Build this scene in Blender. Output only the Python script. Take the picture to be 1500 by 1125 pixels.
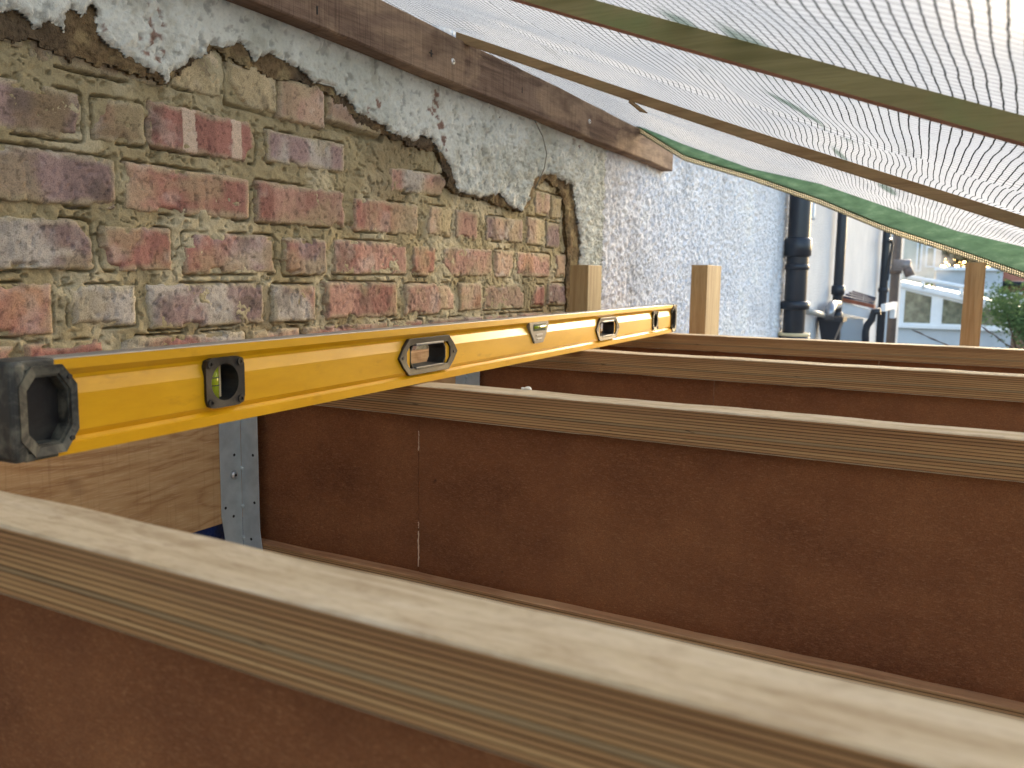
import bpy, bmesh, math, random
import numpy as np
from mathutils import Matrix, Vector

for o in list(bpy.data.objects): bpy.data.objects.remove(o)
random.seed(7)
SC = bpy.context.scene
COL = SC.collection

# ------------------------------------------------------------------ camera
CAM = (0.93498, -0.85033, 0.13271)
YAW, PITCH, ROLL, FPX = -0.499759, -0.124226, 0.014681, 1241.14
_F = np.array([math.sin(YAW)*math.cos(PITCH), math.cos(YAW)*math.cos(PITCH), math.sin(PITCH)])
_R0 = np.array([math.cos(YAW), -math.sin(YAW), 0.0]); _U0 = np.cross(_R0, _F)
_R = math.cos(ROLL)*_R0 + math.sin(ROLL)*_U0
_U = -math.sin(ROLL)*_R0 + math.cos(ROLL)*_U0
cd = bpy.data.cameras.new('camera'); cam = bpy.data.objects.new('camera', cd); COL.objects.link(cam)
M = Matrix.Identity(4)
for i in range(3):
    M[i][0] = _R[i]; M[i][1] = _U[i]; M[i][2] = -_F[i]; M[i][3] = CAM[i]
cam.matrix_world = M
cd.sensor_fit = 'HORIZONTAL'; cd.sensor_width = 36.0; cd.lens = FPX/1500*36
cd.clip_start = 0.01; cd.clip_end = 2000
cd.dof.use_dof = True; cd.dof.focus_distance = 1.05; cd.dof.aperture_fstop = 10.5
SC.camera = cam

# ------------------------------------------------------------------ world, sun, exposure
SUN_EL, SUN_AZ = math.radians(15.0), math.radians(3.0)      # azimuth measured from +Y towards +X
w = bpy.data.worlds.new('World'); SC.world = w; w.use_nodes = True
nt = w.node_tree; nt.nodes.clear()
sky = nt.nodes.new('ShaderNodeTexSky'); sky.sky_type = 'NISHITA'; sky.sun_disc = False
sky.sun_elevation = SUN_EL; sky.sun_rotation = SUN_AZ; sky.air_density = 1.0; sky.dust_density = 3.0; sky.ozone_density = 0.7
bg = nt.nodes.new('ShaderNodeBackground'); bg.inputs[1].default_value = 0.15
wo = nt.nodes.new('ShaderNodeOutputWorld')
nt.links.new(sky.outputs[0], bg.inputs[0]); nt.links.new(bg.outputs[0], wo.inputs[0])
sl = bpy.data.lights.new('sun', 'SUN'); sl.energy = 0.6; sl.angle = math.radians(20); sl.color = (1, .9, .78)
sun = bpy.data.objects.new('sun', sl); COL.objects.link(sun)
sd = Vector((math.sin(SUN_AZ)*math.cos(SUN_EL), math.cos(SUN_AZ)*math.cos(SUN_EL), math.sin(SUN_EL)))
sun.rotation_euler = sd.to_track_quat('Z', 'Y').to_euler()
vs = SC.view_settings; vs.view_transform = 'Standard'; vs.look = 'None'; vs.gamma = 1; vs.exposure = 2.2
vs.use_curve_mapping = False
SC.render.engine = 'CYCLES'
SC.cycles.max_bounces = 6; SC.cycles.volume_bounces = 0; SC.cycles.transparent_max_bounces = 12; SC.cycles.transmission_bounces = 6

# ------------------------------------------------------------------ survey helpers: a sighted point on a known plane
_C = np.array(CAM)
def _ray(u, v): return _F + _R*(u-750)/FPX - _U*(v-562.5)/FPX
def on(u, v, ax, val):
    d = _ray(u, v); return _C + d*((val-_C[ax])/d[ax])
def wall(u, v, x=0.0):
    q = on(u, v, 0, x); return (q[1], q[2])

# ------------------------------------------------------------------ numpy noise
def _hash(ix, iy, seed):
    n = (ix*374761393 + iy*668265263 + seed*1274126177) & 0x7fffffff
    n = ((n ^ (n >> 13))*1274126177) & 0x7fffffff
    return ((n ^ (n >> 16)) & 0xffff)/65535.0
def vnoise(x, y, seed=0):
    x = np.asarray(x, float); y = np.asarray(y, float)
    ix = np.floor(x).astype(np.int64); iy = np.floor(y).astype(np.int64)
    fx = x-ix; fy = y-iy; fx = fx*fx*(3-2*fx); fy = fy*fy*(3-2*fy)
    a = _hash(ix, iy, seed); b = _hash(ix+1, iy, seed); c = _hash(ix, iy+1, seed); d = _hash(ix+1, iy+1, seed)
    return (a*(1-fx)+b*fx)*(1-fy) + (c*(1-fx)+d*fx)*fy
def fbm(x, y, seed=0, oct=4):
    s = 0; a = .5; t = 0
    for k in range(oct):
        s = s + a*vnoise(x*2**k, y*2**k, seed+k*17); t += a; a *= .5
    return s/t
def sstep(a, b, x):
    t = np.clip((x-a)/(b-a), 0, 1); return t*t*(3-2*t)

# ------------------------------------------------------------------ object helpers
def lin(c): 
    c /= 255.0
    return c/12.92 if c <= .04045 else ((c+.055)/1.055)**2.4
def col(r, g, b, k=1.0): return (min(lin(r)*k, .9), min(lin(g)*k, .9), min(lin(b)*k, .9), 1)
def tag(o, label=None, cat=None, group=None, kind=None):
    if label: o['label'] = label
    if cat: o['category'] = cat
    if group: o['group'] = group
    if kind: o['kind'] = kind
    return o
def empty(name, loc=(0, 0, 0), rz=0, **k):
    o = bpy.data.objects.new(name, None); COL.objects.link(o); o.location = loc; o.rotation_euler = (0, 0, rz)
    o.empty_display_size = .02
    return tag(o, **k)
def obj(name, me, mats, parent=None, loc=(0, 0, 0), smooth=False, **k):
    if isinstance(me, bmesh.types.BMesh):
        b = me; me = bpy.data.meshes.new(name); b.to_mesh(me); b.free()
    for m in (mats if isinstance(mats, (list, tuple)) else [mats]):
        me.materials.append(m)
    if smooth: me.polygons.foreach_set('use_smooth', [True]*len(me.polygons))
    o = bpy.data.objects.new(name, me); COL.objects.link(o); o.location = loc
    if parent: o.parent = parent
    return tag(o, **k)
def mesh(name, verts, faces):
    me = bpy.data.meshes.new(name); me.from_pydata([tuple(map(float, v)) for v in verts], [], faces); me.update(); return me
def grid_mesh(name, P, keep=None, close=None):
    """P: (n,m,3). keep: bool (n-1,m-1) faces kept."""
    n, m = P.shape[:2]
    idx = np.arange(n*m).reshape(n, m)
    q = np.stack([idx[:-1, :-1], idx[1:, :-1], idx[1:, 1:], idx[:-1, 1:]], -1)
    q = q[keep] if keep is not None else q.reshape(-1, 4)
    V = P.reshape(-1, 3)
    used = np.unique(q); mp = -np.ones(len(V), int); mp[used] = np.arange(len(used))
    me = bpy.data.meshes.new(name)
    me.from_pydata(V[used].tolist(), [], mp[q].tolist()); me.update()
    return me, used
def paint(me, rgb, name='Col'):
    a = me.color_attributes.new(name, 'FLOAT_COLOR', 'POINT')
    c = np.ones((len(me.vertices), 4), np.float32); c[:, :3] = rgb
    a.data.foreach_set('color', c.ravel())
def bx(b, x0, x1, y0, y1, z0, z1, bevel=0, seg=1, mi=0):
    r = bmesh.ops.create_cube(b, size=1)
    vs_ = r['verts']
    for v in vs_:
        v.co = Vector(((x0+x1)/2+v.co.x*(x1-x0), (y0+y1)/2+v.co.y*(y1-y0), (z0+z1)/2+v.co.z*(z1-z0)))
    es = list({e for v in vs_ for e in v.link_edges}); fs = list({f for v in vs_ for f in v.link_faces})
    for f in fs: f.material_index = mi
    if bevel: bmesh.ops.bevel(b, geom=es, offset=bevel, segments=seg, affect='EDGES', profile=.5)
    return vs_
def box(name, x0, x1, y0, y1, z0, z1, mat, parent=None, bevel=0, seg=1, **k):
    b = bmesh.new(); bx(b, x0, x1, y0, y1, z0, z1, bevel, seg); return obj(name, b, mat, parent, **k)
def tube_bm(b, pts, r, n=12, caps=True, mi=0):
    """tube along pts; r scalar or list"""
    pts = [Vector(p) for p in pts]; rs = r if isinstance(r, (list, tuple)) else [r]*len(pts)
    rings = []; up = None
    for i, p in enumerate(pts):
        a = pts[max(i-1, 0)]; c = pts[min(i+1, len(pts)-1)]; t = (c-a).normalized()
        if up is None: up = Vector((0, 0, 1)) if abs(t.z) < .9 else Vector((1, 0, 0))
        s = t.cross(up).normalized(); up = s.cross(t).normalized()
        rings.append([b.verts.new(p+(s*math.cos(2*math.pi*k/n)+up*math.sin(2*math.pi*k/n))*rs[i]) for k in range(n)])
    for A, B in zip(rings, rings[1:]):
        for k in range(n):
            f = b.faces.new((A[k], A[(k+1) % n], B[(k+1) % n], B[k])); f.smooth = True; f.material_index = mi
    if caps:
        b.faces.new(rings[0][::-1]).material_index = mi; b.faces.new(rings[-1]).material_index = mi
def tube(name, pts, r, mat, parent=None, n=12, **k):
    b = bmesh.new(); tube_bm(b, pts, r, n); bmesh.ops.recalc_face_normals(b, faces=b.faces[:]); return obj(name, b, mat, parent, **k)
def prism(b, poly, ax, a0, a1, mi=0):
    """poly of 2D points extruded along axis ax (0: poly=(y,z), 1: (x,z), 2: (x,y))"""
    def P(p, a): return Vector((a, p[0], p[1])) if ax == 0 else Vector((p[0], a, p[1])) if ax == 1 else Vector((p[0], p[1], a))
    A = [b.verts.new(P(p, a0)) for p in poly]; B = [b.verts.new(P(p, a1)) for p in poly]
    n = len(poly); fs = [b.faces.new(A[::-1]), b.faces.new(B)]
    for i in range(n): fs.append(b.faces.new((A[i], A[(i+1) % n], B[(i+1) % n], B[i])))
    for f in fs: f.material_index = mi
    return fs
def ring_prism(b, outer, inner, ax, a0, a1, a_in0=None, a_in1=None):
    """closed ring between two outlines of equal length"""
    def P(p, a): return Vector((a, p[0], p[1])) if ax == 0 else Vector((p[0], a, p[1])) if ax == 1 else Vector((p[0], p[1], a))
    i0 = a0 if a_in0 is None else a_in0; i1 = a1 if a_in1 is None else a_in1
    O0 = [b.verts.new(P(p, a0)) for p in outer]; O1 = [b.verts.new(P(p, a1)) for p in outer]
    I0 = [b.verts.new(P(p, i0)) for p in inner]; I1 = [b.verts.new(P(p, i1)) for p in inner]
    n = len(outer)
    for i in range(n):
        j = (i+1) % n
        for q in ((O0[i], O0[j], O1[j], O1[i]), (I0[j], I0[i], I1[i], I1[j]), (O1[i], O1[j], I1[j], I1[i]), (O0[j], O0[i], I0[i], I0[j])):
            b.faces.new(q)
def recalc(b): bmesh.ops.recalc_face_normals(b, faces=b.faces[:])

# ------------------------------------------------------------------ materials
class NT:
    def __init__(s, name):
        s.m = bpy.data.materials.new(name); s.m.use_nodes = True; s.t = s.m.node_tree; s.t.nodes.clear()
        s.out = s.n('OutputMaterial'); s.tc = None
    def n(s, t, **k):
        o = s.t.nodes.new('ShaderNode'+t)
        for a, b in k.items(): setattr(o, a, b)
        return o
    def l(s, a, b): s.t.links.new(a, b)
    def val(s, sock, v):
        if isinstance(v, bpy.types.NodeSocket): s.l(v, sock)
        else: sock.default_value = v
    def coord(s, which='Object', scale=(1, 1, 1), rot=(0, 0, 0)):
        if s.tc is None: s.tc = s.n('TexCoord')
        mp = s.n('Mapping'); s.l(s.tc.outputs[which], mp.inputs[0]); mp.inputs['Scale'].default_value = scale; mp.inputs['Rotation'].default_value = rot
        return mp.outputs[0]
    def noise(s, scale, vec=None, detail=4, rough=.6, dist=0):
        o = s.n('TexNoise'); o.inputs['Scale'].default_value = scale; o.inputs['Detail'].default_value = detail
        o.inputs['Roughness'].default_value = rough; o.inputs['Distortion'].default_value = dist
        s.l(vec if vec is not None else s.coord(), o.inputs['Vector']); return o.outputs[0]
    def ramp(s, f, stops):
        o = s.n('ValToRGB'); s.l(f, o.inputs[0]); e = o.color_ramp.elements
        while len(e) < len(stops): e.new(.5)
        for q, (p, c) in zip(e, stops):
            q.position = p; q.color = c if len(c) == 4 else (*c, 1)
        return o.outputs[0]
    def mix(s, f, a, b, mode='MIX'):
        o = s.n('Mix'); o.data_type = 'RGBA'; o.blend_type = mode
        s.val(o.inputs[0], f); s.val(o.inputs[6], a); s.val(o.inputs[7], b); return o.outputs[2]
    def math(s, op, a, b=0.0, c=0.0, clamp=False):
        o = s.n('Math', operation=op); o.use_clamp = clamp
        s.val(o.inputs[0], a); s.val(o.inputs[1], b); s.val(o.inputs[2], c); return o.outputs[0]
    def bump(s, h, strength=.5, dist=.002, nrm=None):
        o = s.n('Bump'); o.inputs['Strength'].default_value = strength; o.inputs['Distance'].default_value = dist
        s.l(h, o.inputs['Height'])
        if nrm is not None: s.l(nrm, o.inputs['Normal'])
        return o.outputs[0]
    def bsdf(s, base, rough=.7, metal=0, nrm=None, spec=.5, **k):
        o = s.n('BsdfPrincipled'); s.val(o.inputs['Base Color'], base); s.val(o.inputs['Roughness'], rough)
        s.val(o.inputs['Metallic'], metal); o.inputs['Specular IOR Level'].default_value = spec
        if nrm is not None: s.l(nrm, o.inputs['Normal'])
        for a, b in k.items(): s.val(o.inputs[a], b)
        s.l(o.outputs[0], s.out.inputs[0]); return o

def simple(name, c, rough=.6, metal=0, var=.25, scale=30, bump=.15, bd=.001, spec=.5):
    t = NT(name); n = t.noise(scale); n2 = t.noise(scale*6, detail=2)
    c2 = tuple(x*(1-var) for x in c[:3])+(1,); c3 = tuple(min(1, x*(1+var*.6)) for x in c[:3])+(1,)
    base = t.ramp(n, [(.3, c2), (.55, c), (.75, c3)])
    r = t.math('ADD', rough-.08, t.math('MULTIPLY', n2, .16))
    t.bsdf(base, r, metal, t.bump(n2, bump, bd), spec); return t.m

def wood(name, base, dark, axis='X', grain=1.0, rough=.75, blotch=None, ring=True, bump=.4):
    """timber with the grain along axis"""
    t = NT(name)
    sc = {'X': (1.2, 22, 22), 'Y': (22, 1.2, 22), 'Z': (22, 22, 1.2)}[axis]
    v = t.coord('Object', sc)
    g1 = t.noise(3.0*grain, v, 5, .6, .6); g2 = t.noise(22*grain, v, 3, .6)
    c = t.ramp(g1, [(.3, dark), (.52, base), (.75, tuple(min(1, x*1.15) for x in base[:3]))])
    c = t.mix(t.math('MULTIPLY', t.ramp(g2, [(.45, (0, 0, 0)), (.62, (1, 1, 1))]), .35), c, dark)
    big = t.noise(7, None, 4, .65)
    if blotch: c = t.mix(t.math('MULTIPLY', t.ramp(big, [(.5, (0, 0, 0)), (.62, (1, 1, 1))]), .75), c, blotch)
    t.bsdf(c, rough, 0, t.bump(t.math('ADD', g2, g1), bump, .0012), .3); return t.m

# LVL flange, edge of the laminations (long sides)
def m_lvl_side():
    t = NT('lvl_edge_laminations')
    sep = t.n('SeparateXYZ'); t.l(t.coord('Object'), sep.inputs[0])
    wob = t.noise(4, t.coord('Object', (.35, 1, 1)), 2, .4)
    z = t.math('ADD', sep.outputs[2], t.math('MULTIPLY', t.math('SUBTRACT', wob, .5), .0016))
    k = t.math('MULTIPLY', z, 1/.0031)
    fr = t.math('PINGPONG', k, .5)                       # 0 at glue line
    idx = t.math('FLOOR', k)
    wn = t.n('TexWhiteNoise', noise_dimensions='1D'); t.l(idx, wn.inputs['W'])
    patch = t.noise(1, t.coord('Object', (3.0, 20, 320)), 3, .6)
    streak = t.noise(1, t.coord('Object', (5, 60, 1000)), 3, .65)
    lay = t.math('ADD', t.math('MULTIPLY', wn.outputs[0], .3), t.math('MULTIPLY', patch, .7))
    c = t.ramp(lay, [(.2, col(146, 108, 74)), (.42, col(170, 130, 88)), (.6, col(186, 148, 102)), (.82, col(206, 174, 128))])
    c = t.mix(t.math('MULTIPLY', t.math('GREATER_THAN', wn.outputs[0], .76), .55), c, col(116, 104, 82))
    glue = t.math('MULTIPLY', t.ramp(fr, [(.08, (1, 1, 1)), (.19, (0, 0, 0))]), t.ramp(patch, [(.36, (1, 1, 1)), (.66, (.55, .55, .55))]))
    c = t.mix(t.math('MULTIPLY', glue, .95), c, col(54, 32, 22))
    c = t.mix(t.math('MULTIPLY', t.ramp(streak, [(.56, (0, 0, 0)), (.7, (1, 1, 1))]), .6), c, col(86, 52, 34))
    grey = t.noise(5, t.coord('Object', (.5, 3, 9)), 2, .5)
    c = t.mix(t.math('MULTIPLY', t.ramp(grey, [(.52, (0, 0, 0)), (.66, (1, 1, 1))]), .15), c, col(118, 110, 94))
    h = t.math('SUBTRACT', streak, t.math('MULTIPLY', glue, .8))
    knot = t.noise(1, t.coord('Object', (26, 90, 190)), 2, .5); c = t.mix(t.math('MULTIPLY', t.ramp(knot, [(.70, (0, 0, 0)), (.74, (1, 1, 1))]), .8), c, col(58, 36, 26))
    t.bsdf(c, .85, 0, t.bump(h, .6, .0008), .12); return t.m
def m_lvl_top():
    t = NT('lvl_top_veneer')
    g = t.noise(2.5, t.coord('Object', (3, 30, 30)), 5, .6, .5)
    b = t.noise(26, t.coord('Object', (.8, 1.6, 1)), 5, .65, .8)
    fine = t.noise(400, t.coord('Object', (.25, 1, 1)), 2)
    c = t.ramp(g, [(.3, col(172, 150, 120)), (.5, col(198, 179, 148)), (.72, col(212, 196, 170))])
    c = t.mix(t.math('MULTIPLY', t.ramp(b, [(.5, (0, 0, 0)), (.68, (1, 1, 1))]), .38), c, col(146, 120, 90))
    c = t.mix(t.math('MULTIPLY', t.ramp(fine, [(.5, (0, 0, 0)), (.7, (1, 1, 1))]), .25), c, col(130, 100, 70))
    t.bsdf(c, .8, 0, t.bump(fine, .4, .0006), .18); return t.m
def m_web():
    t = NT('hardboard_web')
    a = t.noise(6, t.coord('Object', (1, 1, 1.6)), 4, .6); f = t.noise(900, None, 2); m = t.noise(160, t.coord('Object', (1, 1, 1.6)), 3)
    c = t.ramp(a, [(.3, col(110, 68, 44)), (.5, col(132, 84, 53)), (.72, col(150, 99, 63))])
    c = t.mix(t.math('MULTIPLY', t.ramp(m, [(.45, (0, 0, 0)), (.7, (1, 1, 1))]), .35), c, col(150, 104, 70))
    c = t.mix(t.math('MULTIPLY', t.ramp(f, [(.4, (0, 0, 0)), (.65, (1, 1, 1))]), .5), c, col(84, 54, 36))
    fib = t.noise(1, t.coord('Object', (260, 260, 900), (0, .5, 0)), 2, .6)
    c = t.mix(t.math('MULTIPLY', t.ramp(fib, [(.55, (0, 0, 0)), (.72, (1, 1, 1))]), .35), c, col(176, 130, 92))
    drip = t.noise(1, t.coord('Object', (16, 16, 1.2)), 4, .6); c = t.mix(t.math('MULTIPLY', t.ramp(drip, [(.5, (0, 0, 0)), (.75, (1, 1, 1))]), .3), c, col(104, 64, 44))
    sp = t.noise(38, None, 2, .4)
    c = t.mix(t.ramp(sp, [(.78, (0, 0, 0)), (.80, (1, 1, 1))]), c, col(92, 60, 42))
    t.bsdf(c, .85, 0, t.bump(t.math('ADD', f, fib), .5, .0006), .12); return t.m
def m_vcol(name, rough=.9, fine=260, amt=.35, bump=.6, bd=.0015, grain=900):
    t = NT(name); a = t.n('VertexColor', layer_name='Col'); n = t.noise(fine, None, 4, .7); g = t.noise(grain, None, 2)
    c = t.mix(1.0, a.outputs[0], t.ramp(n, [(.28, (1-amt*1.3,)*3), (.5, (1, 1, 1)), (.75, (1+amt*.6,)*3)]), 'MULTIPLY')
    pit = t.noise(fine*.55, None, 3, .6)
    c = t.mix(t.math('MULTIPLY', t.ramp(pit, [(.64, (0, 0, 0)), (.7, (1, 1, 1))]), .35), c, t.mix(1.0, a.outputs[0], (.42, .38, .36, 1), 'MULTIPLY'))
    h = t.math('ADD', t.math('MULTIPLY', n, 1.0), t.math('MULTIPLY', g, .4))
    t.bsdf(c, rough, 0, t.bump(h, bump, bd), .2); return t.m
def m_roughcast(name, c=(198, 203, 208), scale=85, bd=.007):
    t = NT(name); n = t.noise(scale, None, 4, .62, .4); vo = t.n('TexVoronoi', feature='SMOOTH_F1'); vo.inputs['Scale'].default_value = scale*1.3
    t.l(t.coord(), vo.inputs['Vector'])
    h = t.math('SUBTRACT', n, t.math('MULTIPLY', vo.outputs['Distance'], .8))
    big = t.noise(2.2, None, 4, .6)
    cc = t.ramp(big, [(.3, col(c[0]-16, c[1]-14, c[2]-12)), (.6, col(*c)), (.8, col(c[0]+8, c[1]+8, c[2]+6))])
    t.bsdf(cc, .85, 0, t.bump(h, 1.0, bd), .25); return t.m

LVL_S, LVL_T, WEB = m_lvl_side(), m_lvl_top(), m_web()
BRICK = m_vcol('weathered_brick', .9, 620, .42, .7, .0012, 1500)
MORTAR = m_vcol('sandy_mortar', .95, 520, .26, .9, .0016, 1600)
RENDER = m_vcol('white_render', .88, 200, .1, .8, .003, 700)
BACKC = m_vcol('brown_render_backing', .95, 150, .5, 1.0, .005, 600)
ROUGH_FAR = m_roughcast('far_white_roughcast')
def m_yellow():
    t = NT('yellow_powder_coat'); s = t.noise(26, t.coord('Object', (1, .25, 1)), 5, .7); f = t.noise(700, None, 2)
    dirt = t.noise(60, t.coord('Object', (1, .3, 1)), 4, .7)
    c = t.ramp(s, [(.3, col(203, 150, 12)), (.6, col(219, 166, 14))])
    c = t.mix(t.math('MULTIPLY', t.ramp(dirt, [(.6, (0, 0, 0)), (.75, (1, 1, 1))]), .35), c, col(150, 104, 20))
    r = t.math('ADD', .24, t.math('MULTIPLY', s, .16))
    t.bsdf(c, r, 0, t.bump(f, .06, .0003), .5); return t.m
YELLOW = m_yellow()
def m_black(name='black_plastic', scuff=.5, c=(34, 34, 36)):
    t = NT(name); s = t.noise(45, None, 5, .7, .5); f = t.noise(500, None, 2)
    cc = t.mix(t.math('MULTIPLY', t.ramp(s, [(.44, (0, 0, 0)), (.68, (1, 1, 1))]), scuff), col(*c), col(112, 112, 100))
    t.bsdf(cc, t.math('ADD', .32, t.math('MULTIPLY', s, .3)), 0, t.bump(f, .2, .0004), .5); return t.m
BLACK = m_black('black_plastic', .12, (26, 26, 28)); CAPM = m_black('scuffed_black_rubber', .95, (44, 46, 45))
GREYP = simple('grey_plastic', col(120, 120, 118), .4, 0, .15, 60, .1)
SILVER = simple('bare_aluminium', col(200, 200, 198), .38, 1.0, .12, 90, .1)
GALV = simple('galvanised_steel', col(182, 188, 188), .5, .3, .18, 42, .15)
ZINC = simple('zinc_screw', col(205, 205, 205), .3, 1.0, .1, 200, .05)
CREAM = simple('cream_plastic', col(226, 206, 160), .5, 0, .1, 60, .05)
def m_vial():
    t = NT('vial_fluid'); o = t.bsdf(col(206, 222, 50), .12, 0, None, .5); o.inputs['Transmission Weight'].default_value = .35; o.inputs['IOR'].default_value = 1.3
    return t.m
VIAL = m_vial()
LEDGER = wood('weathered_brown_timber', col(118, 94, 76), col(78, 58, 45), 'Y', 1, .85, col(150, 126, 104), bump=.7)
def m_ledger():
    t = NT('weathered_sawn_timber'); v = t.coord('Object', (22, 1.2, 22)); g1 = t.noise(3, v, 5, .6, .6); g2 = t.noise(24, v, 3, .6)
    c = t.ramp(g1, [(.3, col(84, 66, 54)), (.52, col(122, 100, 84)), (.75, col(140, 118, 100))])
    big = t.noise(5, t.coord('Object', (1, .6, 2)), 5, .65, .6); c = t.mix(t.math('MULTIPLY', t.ramp(big, [(.48, (0, 0, 0)), (.56, (1, 1, 1))]), .7), c, col(158, 134, 110))
    wet = t.noise(4, t.coord('Object', (1, .8, 1.6)), 4, .6); c = t.mix(t.math('MULTIPLY', t.ramp(wet, [(.54, (0, 0, 0)), (.6, (1, 1, 1))]), .55), c, col(78, 58, 46))
    saw = t.noise(1, t.coord('Object', (4, 330, 10), (.05, 0, 0)), 2, .6); c = t.mix(t.math('MULTIPLY', t.ramp(saw, [(.5, (0, 0, 0)), (.66, (1, 1, 1))]), .4), c, col(64, 48, 38))
    c = t.mix(t.math('MULTIPLY', t.ramp(g2, [(.5, (0, 0, 0)), (.64, (1, 1, 1))]), .3), c, col(70, 52, 42))
    t.bsdf(c, .9, 0, t.bump(t.math('SUBTRACT', g2, t.math('MULTIPLY', saw, .6)), .7, .0014), .2); return t.m
LEDGER = m_ledger()
LATH = wood('green_treated_lath', col(140, 130, 88), col(118, 110, 70), 'X', 1, .8, col(124, 132, 84), bump=.3)
LATH2 = wood('brown_sawn_lath', col(150, 124, 88), col(126, 100, 68), 'X', 1, .8, col(140, 120, 84), bump=.3)
LATHU = wood('red_brown_lath_underside', col(176, 128, 102), col(144, 100, 78), 'X', 1, .8, None, bump=.3)
POSTM = wood('pale_pine_post', col(174, 153, 112), col(140, 115, 78), 'Z', .8, .7, None)
PLY = None
def m_ply():
    t = NT('plywood_face'); v = t.coord('Object', (1, 1.3, 6))
    d = t.noise(2.2, v, 3, .5, 1.2)
    rings = t.math('PINGPONG', t.math('MULTIPLY', d, 7), .5)
    f = t.noise(9, t.coord('Object', (40, 5, 60)), 4, .6); f2 = t.noise(1, t.coord('Object', (1, 200, 8)), 3, .6)
    c = t.ramp(rings, [(.02, col(168, 126, 82)), (.22, col(184, 144, 98)), (.45, col(192, 154, 108))])
    c = t.mix(t.math('MULTIPLY', t.ramp(f, [(.5, (0, 0, 0)), (.7, (1, 1, 1))]), .3), c, col(222, 190, 150))
    c = t.mix(t.math('MULTIPLY', t.ramp(f2, [(.55, (0, 0, 0)), (.7, (1, 1, 1))]), .25), c, col(132, 90, 54))
    kn = t.noise(9, t.coord('Object', (1, 1, 1.5)), 2, .4)
    c = t.mix(t.math('MULTIPLY', t.ramp(kn, [(.72, (0, 0, 0)), (.78, (1, 1, 1))]), .5), c, col(124, 86, 54))
    t.bsdf(c, .7, 0, t.bump(f, .4, .0008), .3); return t.m
PLY = m_ply()
BLUE = simple('blue_membrane', col(32, 52, 110), .35, 0, .3, 40, .4, .003)
BLKPIPE = simple('black_upvc_pipe', col(38, 42, 50), .38, 0, .15, 12, .05)
BRNPIPE = simple('faded_brown_pipe', col(96, 84, 78), .5, 0, .25, 8, .05)
WHITEP = simple('white_upvc', col(228, 230, 232), .4, 0, .06, 10, .03)
WIRE = simple('grey_cable', col(120, 118, 104), .6, 0, .2, 80, .1)
SLATE = simple('blue_grey_slate', col(86, 90, 108), .6, 0, .3, 14, .3, .004)
TERRA = simple('terracotta', col(158, 92, 66), .8, 0, .3, 20, .4, .004)
GREYW = simple('grey_render_wall', col(184, 190, 196), .9, 0, .1, 3, .3, .004)
BEIGE = simple('beige_render_wall', col(206, 198, 180), .9, 0, .12, 2, .3, .004)
GROUND = simple('concrete_ground', col(104, 98, 90), .9, 0, .3, 1.2, .4, .01)
DARK = simple('dark_void', col(30, 28, 26), .8)

# ------------------------------------------------------------------ ground
GZ = -2.3
b = bmesh.new(); bmesh.ops.create_grid(b, x_segments=8, y_segments=8, size=400)
obj('ground', b, GROUND, loc=(0, 0, GZ), kind='structure')

# ------------------------------------------------------------------ house wall: mortar, bricks, backing coat, white render
house = empty('house_wall', (0, 0, GZ), label='red brick house wall under crumbling white render along the left', cat='wall')
HOFF = (0, 0, -GZ)        # children keep world coordinates
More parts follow.
